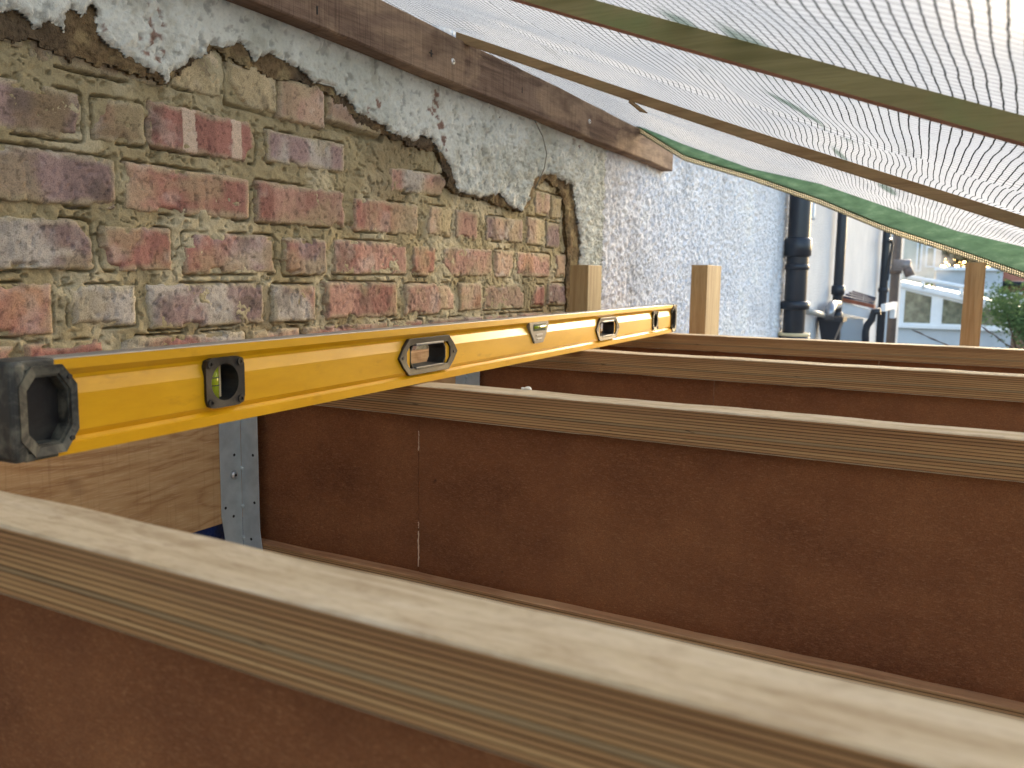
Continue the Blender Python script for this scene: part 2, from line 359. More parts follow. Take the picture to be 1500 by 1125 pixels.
# sighted brick corners: (x left, x right, y top-left, y top-right, y bottom-right, y bottom-left), tint
RED, PINK, CRM, GRY, PUR, ORG, BRN, TAN = range(8)
TINT = [col(150, 106, 95, 1.2), col(164, 129, 115, 1.2), col(182, 165, 131, 1.2), col(164, 157, 148, 1.2), col(142, 121, 117, 1.2), col(160, 124, 100, 1.2), col(132, 114, 91, 1.2), col(172, 146, 125, 1.2)]
BR = [
 # row A
 (-60, 76, 418, 417, 489, 495, RED, ORG), (104, 198, 419, 420, 472, 484, GRY, GRY), (218, 386, 418, 417, 471, 482, GRY, PUR),
 (401, 462, 418, 419, 469, 471, GRY, RED), (477, 580, 415, 415, 462, 466, RED, PINK), (595, 667, 418, 415, 457, 461, TAN, PINK),
 (674, 705, 416, 415, 453, 454, TAN, ORG), (710, 768, 418, 416, 451, 452, TAN, TAN), (779, 797, 418, 418, 449, 449, RED, PUR), (803, 845, 416, 416, 446, 446, PUR, PINK),
 # row B
 (-90, 134, 313, 326, 392, 394, PUR, GRY), (153, 249, 331, 337, 396, 394, RED, PINK), (271, 403, 344, 346, 400, 398, RED, PUR),
 (418, 477, 349, 353, 400, 402, RED, PUR), (491, 596, 352, 358, 400, 400, PINK, RED), (606, 639, 360, 364, 403, 403, ORG, RED),
 (651, 720, 363, 366, 404, 403, PUR, PINK), (725, 751, 367, 368, 405, 405, PUR, TAN), (758, 805, 370, 373, 405, 404, PINK, ORG), (814, 828, 373, 373, 405, 405, PINK, PINK),
 # row C
 (-100, 167, 197, 236, 303, 284, PUR, ORG), (183, 364, 239, 262, 321, 305, RED, PINK), (377, 504, 267, 281, 334, 322, PINK, RED),
 (520, 611, 288, 303, 342, 338, TAN, RED), (628, 661, 302, 306, 345, 343, CRM, TAN), (668, 699, 308, 312, 351, 347, PINK, TAN),
 (712, 765, 315, 324, 354, 352, PUR, TAN), (772, 796, 317, 322, 358, 357, CRM, TAN), (801, 820, 324, 330, 362, 362, PUR, CRM),
 # row D
 (-120, 119, 88, 140, 203, 171, BRN, PUR), (139, 211, 143, 155, 212, 203, BRN, ORG), (222, 372, 148, 182, 238, 212, RED, RED),
 (391, 503, 188, 214, 250, 238, PUR, GRY), (573, 655, 246, 258, 286, 279, PINK, GRY), (785, 806, 280, 284, 318, 312, CRM, TAN), (808, 823, 286, 288, 320, 318, CRM, TAN),
 # row E
 (-140, 30, -45, 5, 68, 25, BRN, BRN), (44, 236, 15, 55, 132, 78, BRN, BRN), (250, 322, 60, 78, 142, 122, CRM, CRM), (332, 403, 82, 112, 167, 146, CRM, CRM), (408, 472, 114, 130, 188, 171, PINK, TAN), (480, 556, 132, 158, 204, 168, CRM, TAN),
]
rects = []
for q in BR:
    xl, xr, tl, tr, brr, bl = q[:6]
    P = [wall(xl, tl), wall(xr, tr), wall(xr, brr), wall(xl, bl)]
    y0 = (P[0][0]+P[3][0])/2; y1 = (P[1][0]+P[2][0])/2; z1 = (P[0][1]+P[1][1])/2; z0 = (P[2][1]+P[3][1])/2
    sh = ((P[1][1]+P[2][1])-(P[0][1]+P[3][1]))/2     # residual tilt along the brick
    rects.append([y0-.0022, y1+.0022, z0-.0022, z1+.0022, np.clip(sh, -.006, .006), q[6], q[7]])
# the course under row A (mostly hidden by the level) and bricks beyond the left edge
zA = .0618
yy = -.62
k = 0
while yy < 1.15:
    L = .215 if k % 2 else .1025
    rects.append([yy, yy+L, zA-.075, zA-.010, 0, random.choice([RED, PINK, GRY]), random.choice([RED, PUR, TAN])]); yy += L+.011; k += 1
for r_, z0 in enumerate((zA, zA+.075, zA+.15, zA+.225, zA+.30)):
    left = min([r[0] for r in rects if abs(r[2]-z0) < .03] or [-.4]); yy = left-.011; k = r_
    while yy > -.55:
        L = .215 if k % 2 else .1025
        rects.append([yy-L, yy, z0, z0+.065, 0, random.choice([RED, PUR, BRN]), random.choice([PINK, ORG, TAN])]); yy -= L+.011; k += 1

def rsdf(y, z, R, rad=.006):
    y0, y1, z0, z1, sh = R[:5]
    cy, cz = (y0+y1)/2, (z0+z1)/2
    zz = z-cz-sh*(y-cy)/max(y1-y0, .01)
    dx = np.abs(y-cy)-(y1-y0)/2+rad; dz = np.abs(zz)-(z1-z0)/2+rad
    return np.hypot(np.maximum(dx, 0), np.maximum(dz, 0))+np.minimum(np.maximum(dx, dz), 0)-rad

# mortar
ys = np.arange(-.62, 1.34, .0016); zs = np.arange(-.02, .53, .0016)
Y, Z = np.meshgrid(ys, zs, indexing='ij')
near = np.full(Y.shape, 1.0)
for R in rects:
    i0, i1 = np.searchsorted(ys, (R[0]-.02, R[1]+.02)); j0, j1 = np.searchsorted(zs, (R[2]-.02, R[3]+.02))
    if i1 <= i0 or j1 <= j0: continue
    s = np.s_[i0:i1, j0:j1]; near[s] = np.minimum(near[s], rsdf(Y[s], Z[s], R))
smear = fbm(Y*22, Z*30, 3, 4)
X = -.0022 + (smear-.5)*.010 + (fbm(Y*130, Z*130, 9, 4)-.5)*.0034
trowel = fbm(Y*60+Z*90, Z*40-Y*10, 31, 3)
X += (trowel-.5)*.0028
wig = near+(fbm(Y*150, Z*150, 78, 2)-.5)*.003
gap = sstep(.0024, 0.0004, np.abs(wig-.0010))*sstep(.47, .58, fbm(Y*24, Z*24, 77, 3))
X -= gap*.014
crk = np.abs(fbm(Y*34+3, Z*48, 101, 3)-.5); X -= sstep(.009, .001, crk)*sstep(.5, .6, fbm(Y*9, Z*9, 103, 2))*.006
X -= sstep(.66, .72, fbm(Y*110, Z*110, 55, 3))*.004
eband = sstep(.362, .368, Z)*sstep(.0005, .003, near)*(near < .013)*((Y > .02) & (Y < .50))     # open, raked-out joints in the top course
X -= eband*.011
me, used = grid_mesh('mortar', np.stack([X, Y, Z], -1))
tone = fbm(Y*14, Z*14, 5, 4); t2 = fbm(Y*5, Z*5, 15, 3)
mc1, mc2, mc3 = np.array(col(154, 142, 110, 1.22)[:3]), np.array(col(178, 168, 139, 1.22)[:3]), np.array(col(132, 119, 92, 1.22)[:3])
C3 = mc1 + (mc2-mc1)*sstep(.45, .65, tone)[..., None]; C3 = C3 + (mc3-C3)*sstep(.55, .72, t2)[..., None]*.7
paint(me, C3.reshape(-1, 3)[used])
obj('mortar', me, MORTAR, house, loc=HOFF, smooth=True)

def make_brick(R, seed):
    y0, y1, z0, z1, sh, ta, tb = R
    L, H = y1-y0, z1-z0
    nu = int(np.clip(round(L/.0020), 8, 120)); nv = int(np.clip(round(H/.0020), 10, 40))
    s, t = np.meshgrid(np.linspace(-.02, 1.02, nu+1), np.linspace(-.03, 1.03, nv+1), indexing='ij')
    y = y0+s*L; z = z0+t*H+sh*(s-.5)
    d = -rsdf(y, z, R, .004) + (fbm(y*110, z*110, seed, 4)-.5)*.005
    chip = fbm(y*28, z*28, seed+5, 3)
    rs = random.Random(seed)
    proud = rs.uniform(.0, .0026)+(.0025 if z0 > .345 and y0 > -.02 else 0)
    x = proud - .015*(1-sstep(-.0008, .0012, d)) - .0016*(1-sstep(.0, .006, d)) + (fbm(y*150, z*150, seed+2, 4)-.5)*.0020 + (fbm(y*20, z*20, seed+8, 2)-.5)*.0022
    x -= sstep(.60, .68, chip)*.008*(1-sstep(.003, .011, d)) + sstep(.68, .74, fbm(y*160, z*160, seed+70, 2))*.0015
    cy = rs.choice([0, 1]); cz = rs.choice([0, 1])
    if rs.random() < .35:
        x -= .012*sstep(.0, .012, (.018+.014*chip) - np.hypot((s-cy)*L, (t-cz)*H))
    me, used = grid_mesh('brick', np.stack([x, y, z], -1))
    A, B_ = np.array(TINT[ta][:3]), np.array(TINT[tb][:3])
    n1 = fbm(y*15, z*7, seed+20, 4); n2 = fbm(y*26, z*26, seed+30, 5)
    c = A + (B_-A)*sstep(.4, .62, n1)[..., None]
    band = vnoise(y*38+seed*3.1, z*0+seed, seed+40)
    c = c*(1+.22*(sstep(.5, .6, band)-.5))[..., None]
    lime = np.array(col(206, 198, 186)[:3]); soot = np.array(col(84, 76, 66)[:3]); sand = mc2
    c = c + (lime-c)*(sstep(.58, .74, n2)*(.7 if ta in (GRY, PUR) else .3))[..., None]
    c = c + (soot-c)*(sstep(.62, .8, fbm(y*22, z*22, seed+50, 4))*.5)[..., None]
    edge = sstep(.010, .001, d+(n2-.5)*.014)
    c = c + (sand*.9-c)*(edge*.65)[..., None]
    c = c + (mc1*1.05-c)*(sstep(.50, .68, fbm(y*14, z*14, seed+60, 5))*.5)[..., None]
    pits = sstep(.70, .76, fbm(y*190, z*190, seed+70, 2)); c = c*(1-.4*pits)[..., None]
    c = c*(.92+.16*rs.random())
    paint(me, np.clip(c, .01, .85).reshape(-1, 3)[used])
    return me, (s, t, y, z)
stripe = {}
for i, R in enumerate(rects):
    me, (s, t, y, z) = make_brick(R, 100+i*7)
    q = BR[i] if i < len(BR) else None
    if q and q[0] == 222:      # the brick with two pale bands
        a = me.color_attributes['Col']; c = np.empty(len(me.vertices)*4, np.float32); a.data.foreach_get('color', c); c = c.reshape(-1, 4)
        ss = s.ravel(); wob = (fbm(y*60, z*60, 4, 2).ravel()-.5)*.03
        m = (np.abs(ss+wob-.34) < .062) | (np.abs(ss+wob-.80) < .055)
        c[m, :3] = col(196, 176, 156, 1.15)[:3]; a.data.foreach_set('color', c.ravel())
    obj('brick', me, BRICK, house, loc=HOFF, smooth=True)

# coats of render
WPX = [(-160, 0), (-60, 16), (0, 19), (16, 15), (30, 18), (46, 30), (54, 45), (66, 43), (69, 34), (90, 39), (98, 48), (101, 22), (116, 19), (130, 26), (134, 9), (140, 8), (144, 22),
 (143, 50), (166, 68), (180, 78), (210, 96), (230, 111), (250, 122), (258, 110), (277, 94), (302, 84), (316, 68), (330, 69), (352, 63), (364, 70), (378, 93), (384, 89), (394, 80),
 (406, 80), (416, 89), (436, 97), (458, 118), (476, 125), (490, 130), (510, 144), (530, 168), (550, 178), (579, 195), (596, 202), (613, 207), (620, 200), (634, 204), (644, 219),
 (658, 236), (668, 260), (673, 279), (692, 286), (716, 291), (735, 284), (752, 303), (766, 309), (778, 293), (786, 262), (798, 257), (807, 255), (824, 264), (841, 274), (843, 298), (850, 334), (852, 360), (850, 387), (851, 480)]
BPX = [(-160, 30), (-60, 52), (0, 56), (40, 60), (75, 76), (120, 88), (180, 104), (235, 120), (250, 126), (258, 117), (280, 97), (318, 76), (332, 86), (404, 114), (474, 132), (484, 140), (520, 174), (545, 190), (560, 198), (600, 212),
 (640, 224), (652, 247), (660, 272), (668, 284), (690, 291), (720, 297), (750, 307), (768, 312), (781, 300), (783, 276), (800, 265), (818, 275), (826, 290), (831, 340), (832, 390), (832, 480)]
def poly_world(px, x):
    P = [wall(u, v, x) for u, v in px]
    return np.array([(-1.3, P[0][1])]+P+[(P[-1][0], -.6), (9, -.6), (9, 9), (-1.3, 9)])
def inside(Y, Z, P):
    r = np.zeros(Y.shape, bool); n = len(P)
    for i in range(n):
        (a, b_), (c, d) = P[i], P[(i+1) % n]
        if b_ == d: continue
        r ^= ((b_ > Z) != (d > Z)) & (Y < (c-a)*(Z-b_)/(d-b_)+a)
    return r
def coat(name, P, front, yr, zr, step, jit, amp, mat, seed, colf, lip, rough_fn):
    ys = np.arange(yr[0], yr[1]+1e-6, step); zs = np.arange(zr[0], zr[1]+1e-6, step)
    Y, Z = np.meshgrid(ys, zs, indexing='ij')
    jy = (fbm(Y*90, Z*90, seed, 4)-.5)*jit; jz = (fbm(Y*90, Z*90, seed+9, 4)-.5)*jit
    ins = inside(Y+jy, Z+jz, P)
    keep = ins[:-1, :-1] & ins[1:, :-1] & ins[1:, 1:] & ins[:-1, 1:]
    er = ins.copy(); depth = ins.astype(float)
    for k in range(5):
        e2 = er.copy(); e2[1:] &= er[:-1]; e2[:-1] &= er[1:]; e2[:, 1:] &= er[:, :-1]; e2[:, :-1] &= er[:, 1:]
        er = e2; depth += er
    X = front + rough_fn(Y, Z) - lip*np.clip((5-depth)/4, 0, 1)**2
    G = np.stack([X, Y, Z], -1)
    n, m = Y.shape
    idx = np.arange(n*m).reshape(n, m)
    q = np.stack([idx[:-1, :-1], idx[1:, :-1], idx[1:, 1:], idx[:-1, 1:]], -1)[keep]
    V = G.reshape(-1, 3)
    # skirts on open edges
    cnt = {}
    for f in q.tolist():
        for a, b_ in zip(f, f[1:]+f[:1]):
            kx = (a, b_) if a < b_ else (b_, a)
            if kx in cnt: cnt[kx] = None
            else: cnt[kx] = (a, b_)
    edges = [e for e in cnt.values() if e]
    ev = sorted({v for e in edges for v in e}); back = {v: len(V)+i for i, v in enumerate(ev)}
    Vb = V[ev].copy(); Vb[:, 0] = -.008
    V2 = np.vstack([V, Vb]); faces = q.tolist()+[[a, back[a], back[b_], b_][::-1] for a, b_ in edges]
    usedv = sorted({v for f in faces for v in f}); mp = {v: i for i, v in enumerate(usedv)}
    me = bpy.data.meshes.new(name); me.from_pydata(V2[usedv].tolist(), [], [[mp[v] for v in f] for f in faces]); me.update()
    C = colf(Y, Z, depth).reshape(-1, 3); C = np.vstack([C, np.tile(np.array(col(132, 112, 84, 1.1)[:3]), (len(ev), 1))])
    paint(me, C[usedv]); return obj(name, me, mat, house, loc=HOFF, smooth=True)
WP, BP = poly_world(WPX, .016), poly_world(BPX, .009)
def backcol(Y, Z, d):
    a, b_, c = (np.array(col(*q, 1.2)[:3]) for q in ((124, 104, 76), (152, 134, 98), (100, 86, 68)))
    n = fbm(Y*40, Z*40, 61, 4); r = a+(b_-a)*sstep(.45, .65, n)[..., None]; return r+(c-r)*sstep(.5, .7, fbm(Y*18, Z*18, 67, 3))[..., None]
coat('render_backing', BP, .008, (-.62, 1.34), (-.02, .53), .0030, .018, .003, BACKC, 41, backcol, .004,
     lambda Y, Z: (fbm(Y*55, Z*55, 23, 4)-.5)*.014)
# rusty chipped spots: sighted clusters on the white coat
spots = [wall(u, v, .018)+(r,) for u, v, r in ((222, 8, .010), (232, 14, .007), (218, 66, .012), (231, 24, .009), (232, 52, .009), (224, 36, .005), (241, 36, .005), (236, 88, .006), (243, 76, .005), (230, 46, .006), (152, 40, .006), (557, 150, .010), (545, 165, .009), (640, 146, .014), (636, 158, .012), (644, 170, .010), (648, 185, .012), (652, 205, .010), (655, 215, .008), (575, 140, .006), (842, 208, .010), (850, 215, .006), (590, 150, .005))]
def whitecol(Y, Z, d):
    a, b_, g = (np.array(q) for q in (col(226, 228, 218)[:3], col(208, 210, 198)[:3], col(172, 168, 148)[:3]))
    n = fbm(Y*11, Z*11, 71, 4); r = a+(b_-a)*sstep(.45, .7, n)[..., None]
    r = r+(g-r)*(sstep(.56, .75, fbm(Y*30, Z*24, 73, 4))*.45)[..., None]
    rust = np.zeros(Y.shape)
    fr = fbm(Y*120, Z*120, 79, 3)
    for y, z, rad in spots:
        dd = np.hypot(Y-y, Z-z)
        rust = np.maximum(rust, sstep(.0, .004, rad*(.2+1.6*fr)-dd)*sstep(.48, .56, fr))
    pit = sstep(.66, .72, fbm(Y*95, Z*95, 111, 3)); r = r*(1-.32*pit)[..., None]
    rc = np.array(col(132, 92, 74)[:3]); r = r+(rc-r)*(rust*.85)[..., None]
    edge = np.clip((3-d)/2, 0, 1)*sstep(.4, .6, fr); e = np.array(col(120, 104, 80)[:3]); r = r+(e-r)*(edge*.8)[..., None]
    return r
def whiterough(Y, Z):
    a = fbm(Y*75, Z*70, 83, 3); b_ = fbm(Y*165, Z*140, 87, 3); k = sstep(.5, 1.2, Y)
    s = .0
    for y, z, rad in spots: s = s + .003*np.exp(-((Y-y)**2+(Z-z)**2)/(rad*.6)**2)*(b_ > .5)
    return -.0022*sstep(.66, .72, fbm(Y*95, Z*95, 111, 3)) + (a-.5)*(.007+.006*k) + (np.abs(b_-.5)*2)**.8*(.0055+.005*k) - s
coat('white_render', WP, .014, (-.62, 1.34), (-.02, .53), .0025, .013, .003, RENDER, 47, whitecol, .006, whiterough)
# the sound roughcast further along the wall, fine relief where it is in view
ys = np.arange(1.337, 4.3, .0042); zs = np.arange(-.35, .95, .0042)
Y, Z = np.meshgrid(ys, zs, indexing='ij'); X = .014+whiterough(Y, Z)+(vnoise(Y*150, Z*130, 121)-.5)*.006
me, used = grid_mesh('roughcast', np.stack([X, Y, Z], -1)); cw = np.array(col(230, 232, 236)[:3])*((.86+.28*fbm(Y*6, Z*6, 91, 3))*(1-.16*sstep(.55, .75, fbm(Y*9, Z*2, 97, 3))))[..., None]
paint(me, np.clip(cw, 0, .85).reshape(-1, 3)[used]); obj('roughcast', me, RENDER, house, loc=HOFF, smooth=True)
box('near_render', -.005, .014, -5.0, -.622, -.02, .53, ROUGH_FAR, house, loc=HOFF)
box('lower_wall', -.011, -.004, -5.0, 1.34, GZ, -.022, GREYW, house, loc=HOFF)
box('lower_render', -.011, .016, 1.342, 4.29, GZ, -.352, ROUGH_FAR, house, loc=HOFF)
box('wall_core', -.25, -.045, -5.0, 4.29, GZ, 3.2, MORTAR if False else GREYW, house, loc=HOFF)
box('upper_render', -.005, .016, -5.0, 4.29, .955, 3.2, ROUGH_FAR, house, loc=HOFF)
box('upper_near_render', -.005, .012, -5.0, 1.33, .532, .95, ROUGH_FAR, house, loc=HOFF)

# ------------------------------------------------------------------ ledger timber
def ledger():
    root = empty('timber_ledger', (.016, -.9, .5), label='weathered brown timber ledger screwed along the top of the white render', cat='timber')
    x0, x1 = .018, .052; ya, yb = -4.5, 1.812
    b = bmesh.new(); n = 100; prev = None
    def sec(y):
        zb = .4975-.0105*y+.0012*math.sin(y*9); zt = .582-.0125*y+.0012*math.sin(y*7+1); c = .0025
        return [(x0, zb), (x1-c, zb), (x1, zb+c), (x1, zt-c), (x1-c, zt), (x0, zt)]
    rings = []
    for i in range(n+1):
        y = ya+(yb-ya)*i/n; rings.append([b.verts.new((p[0]+.0008*math.sin(y*23+k), y, p[1])) for k, p in enumerate(sec(y))])
    for A, B in zip(rings, rings[1:]):
        for k in range(6): b.faces.new((A[k], A[(k+1) % 6], B[(k+1) % 6], B[k]))
    b.faces.new(rings[0][::-1]); b.faces.new(rings[-1]); recalc(b)
    L = (-.016, .9, -.5)
    obj('beam', b, LEDGER, root, loc=L)
    for u, v in ((664, 90), (864, 178)):
        q = on(u, v, 0, .0535); b = bmesh.new()
        tube_bm(b, [(.049, q[1], q[2]), (.0535, q[1], q[2]), (.0548, q[1], q[2])], [.0058, .0058, .0042], 16)
        for a in (0, math.pi/2):
            bx(b, .0546, .0551, q[1]-(.0028 if a == 0 else .0006), q[1]+(.0028 if a == 0 else .0006), q[2]-(.0006 if a == 0 else .0028), q[2]+(.0006 if a == 0 else .0028), 0, 1, 1)
        recalc(b); obj('screw', b, [ZINC, DARK], root, loc=L)
    for u, v, xw in ((632, 78, .006), (765, 132, .0012), (465, 15, .0015)):
        q = on(u, v, 0, .0525); b = bmesh.new(); bx(b, .0515, .0528, q[1]-.0016, q[1]+.0016, q[2]-.006, q[2]+.006, .0005); bx(b, .0514, .0530, q[1]-xw, q[1]+xw, q[2]-.001, q[2]+.001, .0005)
        obj('nail_mark', b, DARK, root, loc=L)
ledger()
p0, p1, p2, p3, p4 = (on(u, v, 0, .028) for u, v in ((783, 176), (795, 200), (801, 225), (797, 248), (784, 276)))
tube('hanging_wire', [tuple(p) for p in (p0, p1, p2, p3, p4)], .0013, WIRE, n=8, label='thin grey wire hanging down the render from the timber ledger', cat='wire')

# ------------------------------------------------------------------ wall plate, membrane, joists, hangers
PX0, PX1 = .014, .037
b = bmesh.new(); bx(b, PX0, PX1, -1.15, 1.62, -.2115, -.004, .0008)
plate = obj('wall_plate', b, PLY, label='plywood wall plate fixed along the wall behind the joist ends', cat='board')
ys = np.arange(-.6, 1.2, .012); zs = np.arange(-.5, -.19, .012); Y, Z = np.meshgrid(ys, zs, indexing='ij')
X = .008+(fbm(Y*25, Z*25, 3, 3))*.014-np.clip((-.22-Z)*.02, 0, 1)*0
me, _ = grid_mesh('membrane', np.stack([X, Y, Z], -1)); o = obj('blue_membrane', me, BLUE, smooth=True, label='blue plastic membrane showing below the plywood wall plate', cat='membrane')
md = o.modifiers.new('thickness', 'SOLIDIFY'); md.thickness = .001

FW, FH, DW = .0435, .0385, .244
JX0, JX1 = .042, 2.3
LVL_B = wood('lvl_bottom_flange', col(188, 142, 102), col(150, 108, 76), 'X', 1, .85, col(204, 162, 120), bump=.4)  # warmer than the top veneer: brown light reflected by the web, put into colour
def flange(name, y, z0, z1, root, seed, xa=JX0, xb=JX1):
    n = 80; b = bmesh.new(); rings = []; rs = random.Random(seed); c = .0011
    ph = [rs.random()*6 for _ in range(4)]
    for i in range(n+1):
        x = xa+(xb-xa)*i/n; dz = .0004*math.sin(x*21+ph[0])+.0003*math.sin(x*57+ph[1]); dy = .0004*math.sin(x*17+ph[2])
        sec = [(0, z0+c), (0, z1-c), (c, z1), (FW-c, z1), (FW, z1-c), (FW, z0+c), (FW-c, z0), (c, z0)]
        chip = .0008*max(0, float(fbm(x*60, seed, seed, 2))-.66)*6
        rings.append([b.verts.new((x, p[0]+dy+(chip if k == 0 else 0), p[1]+(dz if k in (2, 3) else 0)+(chip if k == 7 else 0))) for k, p in enumerate(sec)])
    for A, B in zip(rings, rings[1:]):
        for k in range(8):
            f = b.faces.new((A[k], B[k], B[(k+1) % 8], A[(k+1) % 8])); f.material_index = 1 if k in (1, 2, 3, 5, 6, 7) else 0
    b.faces.new(rings[0]); b.faces.new(rings[-1][::-1]); recalc(b)
    return obj(name, b, [LVL_S, LVL_B if name == 'bottom_flange' else LVL_T], root)
JL = ['engineered joist nearest the camera across the foreground, top edge blurred', 'second joist from the camera, the first one the yellow level rests on',
      'third joist from the camera, between the second and the farthest joist', 'farthest joist, in front of the three timber posts']
for k in range(4):
    y = -.6+.6*k
    root = empty('timber_joist', (0, y, 0), label=JL[k], cat='joist', group='timber joists in a row')
    tf = flange('top_flange', 0, -FH, 0, root, 5+k)
    flange('bottom_flange', 0, -DW-FH, -DW, root, 15+k)
    wy0, wy1 = FW/2-.0045, FW/2+.0045
    seam = .3285+(k-1)*.21 if k != 1 else .3285
    box('web_panel', JX0+.001, seam-.0006, wy0, wy1, -DW-.004, -FH+.004, WEB, root)
    box('web_panel', seam+.0006, JX1-.001, wy0-.0004, wy1-.0004, -DW-.004, -FH+.004, WEB, root)
    if k == 1:     # squeezed-out glue and splinters along the butt joint
        gm = simple('pale_glue', col(206, 176, 146), .5)
        for z0, z1, r0 in ((-.237, -.19, .0011), (-.085, -.06, .0008), (-.186, -.178, .0007)):
            zz_ = np.linspace(z0, z1, 16); tube('glue_bead', [(seam+random.uniform(-.0006, .0006), wy0, float(z)) for z in zz_], [r0*random.uniform(.5, 1.3) for _ in zz_], gm, root, 6)
        q = on(771, 571, 2, 0)
        b = bmesh.new(); bmesh.ops.create_icosphere(b, subdivisions=2, radius=.0045)
        for v in b.verts: v.co = Vector((q[0]+v.co.x*1.6, q[1]-y+v.co.y, .0012+v.co.z*.6+.001*math.sin(v.co.x*900)))
        obj('glue_drop', b, simple('white_glue', col(226, 222, 210), .4), root)

def hanger(yj, label):
    r = empty('joist_hanger', (PX1, yj, -.25), label=label, cat='hanger', group='galvanised joist hangers')
    off = (-PX1, 0, .25)
    t = .0016; b = bmesh.new()
    # tab on the plate
    def sheet(name, pts3, n_off):
        bb = bmesh.new(); A = [bb.verts.new(p) for p in pts3]; Bv = [bb.verts.new((p[0]+n_off[0], p[1]+n_off[1], p[2]+n_off[2])) for p in pts3]
        n = len(pts3); bb.faces.new(A); bb.faces.new(Bv[::-1])
        for i in range(n): bb.faces.new((A[i], A[(i+1) % n], Bv[(i+1) % n], Bv[i]))
        recalc(bb); bmesh.ops.bevel(bb, geom=bb.edges[:], offset=.0004, segments=1, affect='EDGES'); return obj(name, bb, GALV, r, loc=off)
    x = PX1+.0004
    sheet('wall_tab', [(x, -.041, -.03), (x, -.041, -.20), (x, -.036, -.232), (x, -.034, -.30), (x, -.0035, -.30), (x, -.0035, -.03)], (t, 0, 0))
    sheet('side_plate', [(x+t, -.0036, -.03), (x+t, -.0036, -.30), (.080, -.0036, -.30), (.077, -.0036, -.262), (.0715, -.0036, -.225), (.0705, -.0036, -.03)], (0, t, 0))
    sheet('side_plate', [(x+t, FW+.002, -.03), (x+t, FW+.002, -.30), (.080, FW+.002, -.30), (.077, FW+.002, -.262), (.0715, FW+.002, -.225), (.0705, FW+.002, -.03)], (0, t, 0))
    sheet('seat_plate', [(x+t, -.0018, -DW-FH-.0022), (.080, -.0018, -DW-FH-.0022), (.080, FW+.0018, -DW-FH-.0022), (x+t, FW+.0018, -DW-FH-.0022)], (0, 0, t))
    for z in (-.066, -.139, -.194, -.24):       # stiffening nibs on the fold
        b = bmesh.new(); bmesh.ops.create_icosphere(b, subdivisions=2, radius=.0044)
        for v in b.verts: v.co = Vector((x+t+.0012+v.co.x*.7, -.0030+v.co.y*.9, z+v.co.z*.8))
        obj('fold_nib', b, GALV, r, loc=off, smooth=True)
    for (y, z) in ((-.015, -.05), (-.016, -.118), (-.034, -.19), (-.020, -.205), (-.030, -.05)):
        b = bmesh.new(); tube_bm(b, [(x+t-.0004, y, z), (x+t+.0002, y, z)], .0021, 12); obj('nail_hole', b, DARK, r, loc=off)
    for (xx, z) in ((.061, -.045), (.062, -.118), (.063, -.186), (.055, -.24)):
        b = bmesh.new(); tube_bm(b, [(xx, -.0034, z), (xx, -.0039, z)], .0021, 12); obj('nail_hole', b, DARK, r, loc=off)
    b = bmesh.new(); tube_bm(b, [(x+t, -.018, -.146), (x+t+.003, -.018, -.146), (x+t+.0042, -.018, -.146)], [.0058, .0054, .0036], 16)
    bx(b, x+t+.0040, x+t+.0045, -.0196, -.0164, -.1476, -.1444, 0, 1, 1); recalc(b); obj('screw', b, [ZINC, DARK], r, loc=off)
hanger(0, 'galvanised steel joist hanger on the plywood below the yellow level')
hanger(.6, 'galvanised joist hanger half hidden behind the level, at the third joist')

# ------------------------------------------------------------------ posts
def post(x0, x1, y0, y1, zt, label, lean=0):
    o = box('timber_post', -(x1-x0)/2, (x1-x0)/2, -(y1-y0)/2, (y1-y0)/2, 0, zt-GZ, POSTM, None, .0012, 1, loc=((x0+x1)/2, (y0+y1)/2, GZ), label=label, cat='post', group='timber posts')
    return o
a0, a1 = on(835, 388, 1, 1.03), on(862, 388, 1, 1.03); post(a0[0], a1[0], 1.03, on(882, 388, 0, a1[0])[1], a0[2], 'leftmost of the three timber posts, beside the brick wall')
a0, a1 = on(1013, 388, 1, 1.45), on(1037, 388, 1, 1.45); post(a0[0], a1[0], 1.45, on(1057, 388, 0, a1[0])[1], a0[2], 'middle timber post, just past the far end of the yellow level')
a0, a1 = on(1415, 384, 1, 1.5), on(1445, 384, 1, 1.5); post(a0[0], a1[0], 1.5, 1.60, a0[2], 'timber post in front of the white conservatory')

# ------------------------------------------------------------------ spirit level
LY = .0637505; LX = .33156
lev = empty('spirit_level', (LX, 0, .0006), LY, label='long yellow box spirit level lying across the joists', cat='spirit level')
HL, TH = .0698, .026           # height, thickness
N0, N1 = -.512, 1.290
prof = [(0, .0700), (0, .0625), (-.0040, .0575), (-.0045, .0545), (-.0012, .0435), (-.0012, .0165), (-.0040, .0118), (-.0020, .0098), (0, .0085), (0, 0)]
def section(zlo, zhi):
    """closed outline of the profile between two heights, front then back"""
    f = []
    def at(z):
        for (o0, za), (o1, zb) in zip(prof, prof[1:]):
            if zb <= z <= za: return o0+(o1-o0)*(za-z)/(za-zb if za != zb else 1)
        return 0
    f.append((at(zhi), zhi)); f += [(o, z) for o, z in prof if zlo < z < zhi]; f.append((at(zlo), zlo))
    bk = [(-TH-o, z) for o, z in f[::-1]]
    return f+bk
holes = [(-.3165, .017, .018, .0555), (.039, .044, .0185, .0500), (.742, .044, .0185, .0500), (1.0945, .017, .018, .0555)]
b = bmesh.new(); y = N0+.042
for ya, yb, zl, zh in ((.012, .035, .004, .0655), (.035, .042, .0105, .059)):
    for p, q in ((N0+ya, N0+yb), (N1-yb, N1-ya)):
        prism(b, section(0, zl), 1, p, q); prism(b, section(zh, HL), 1, p, q)
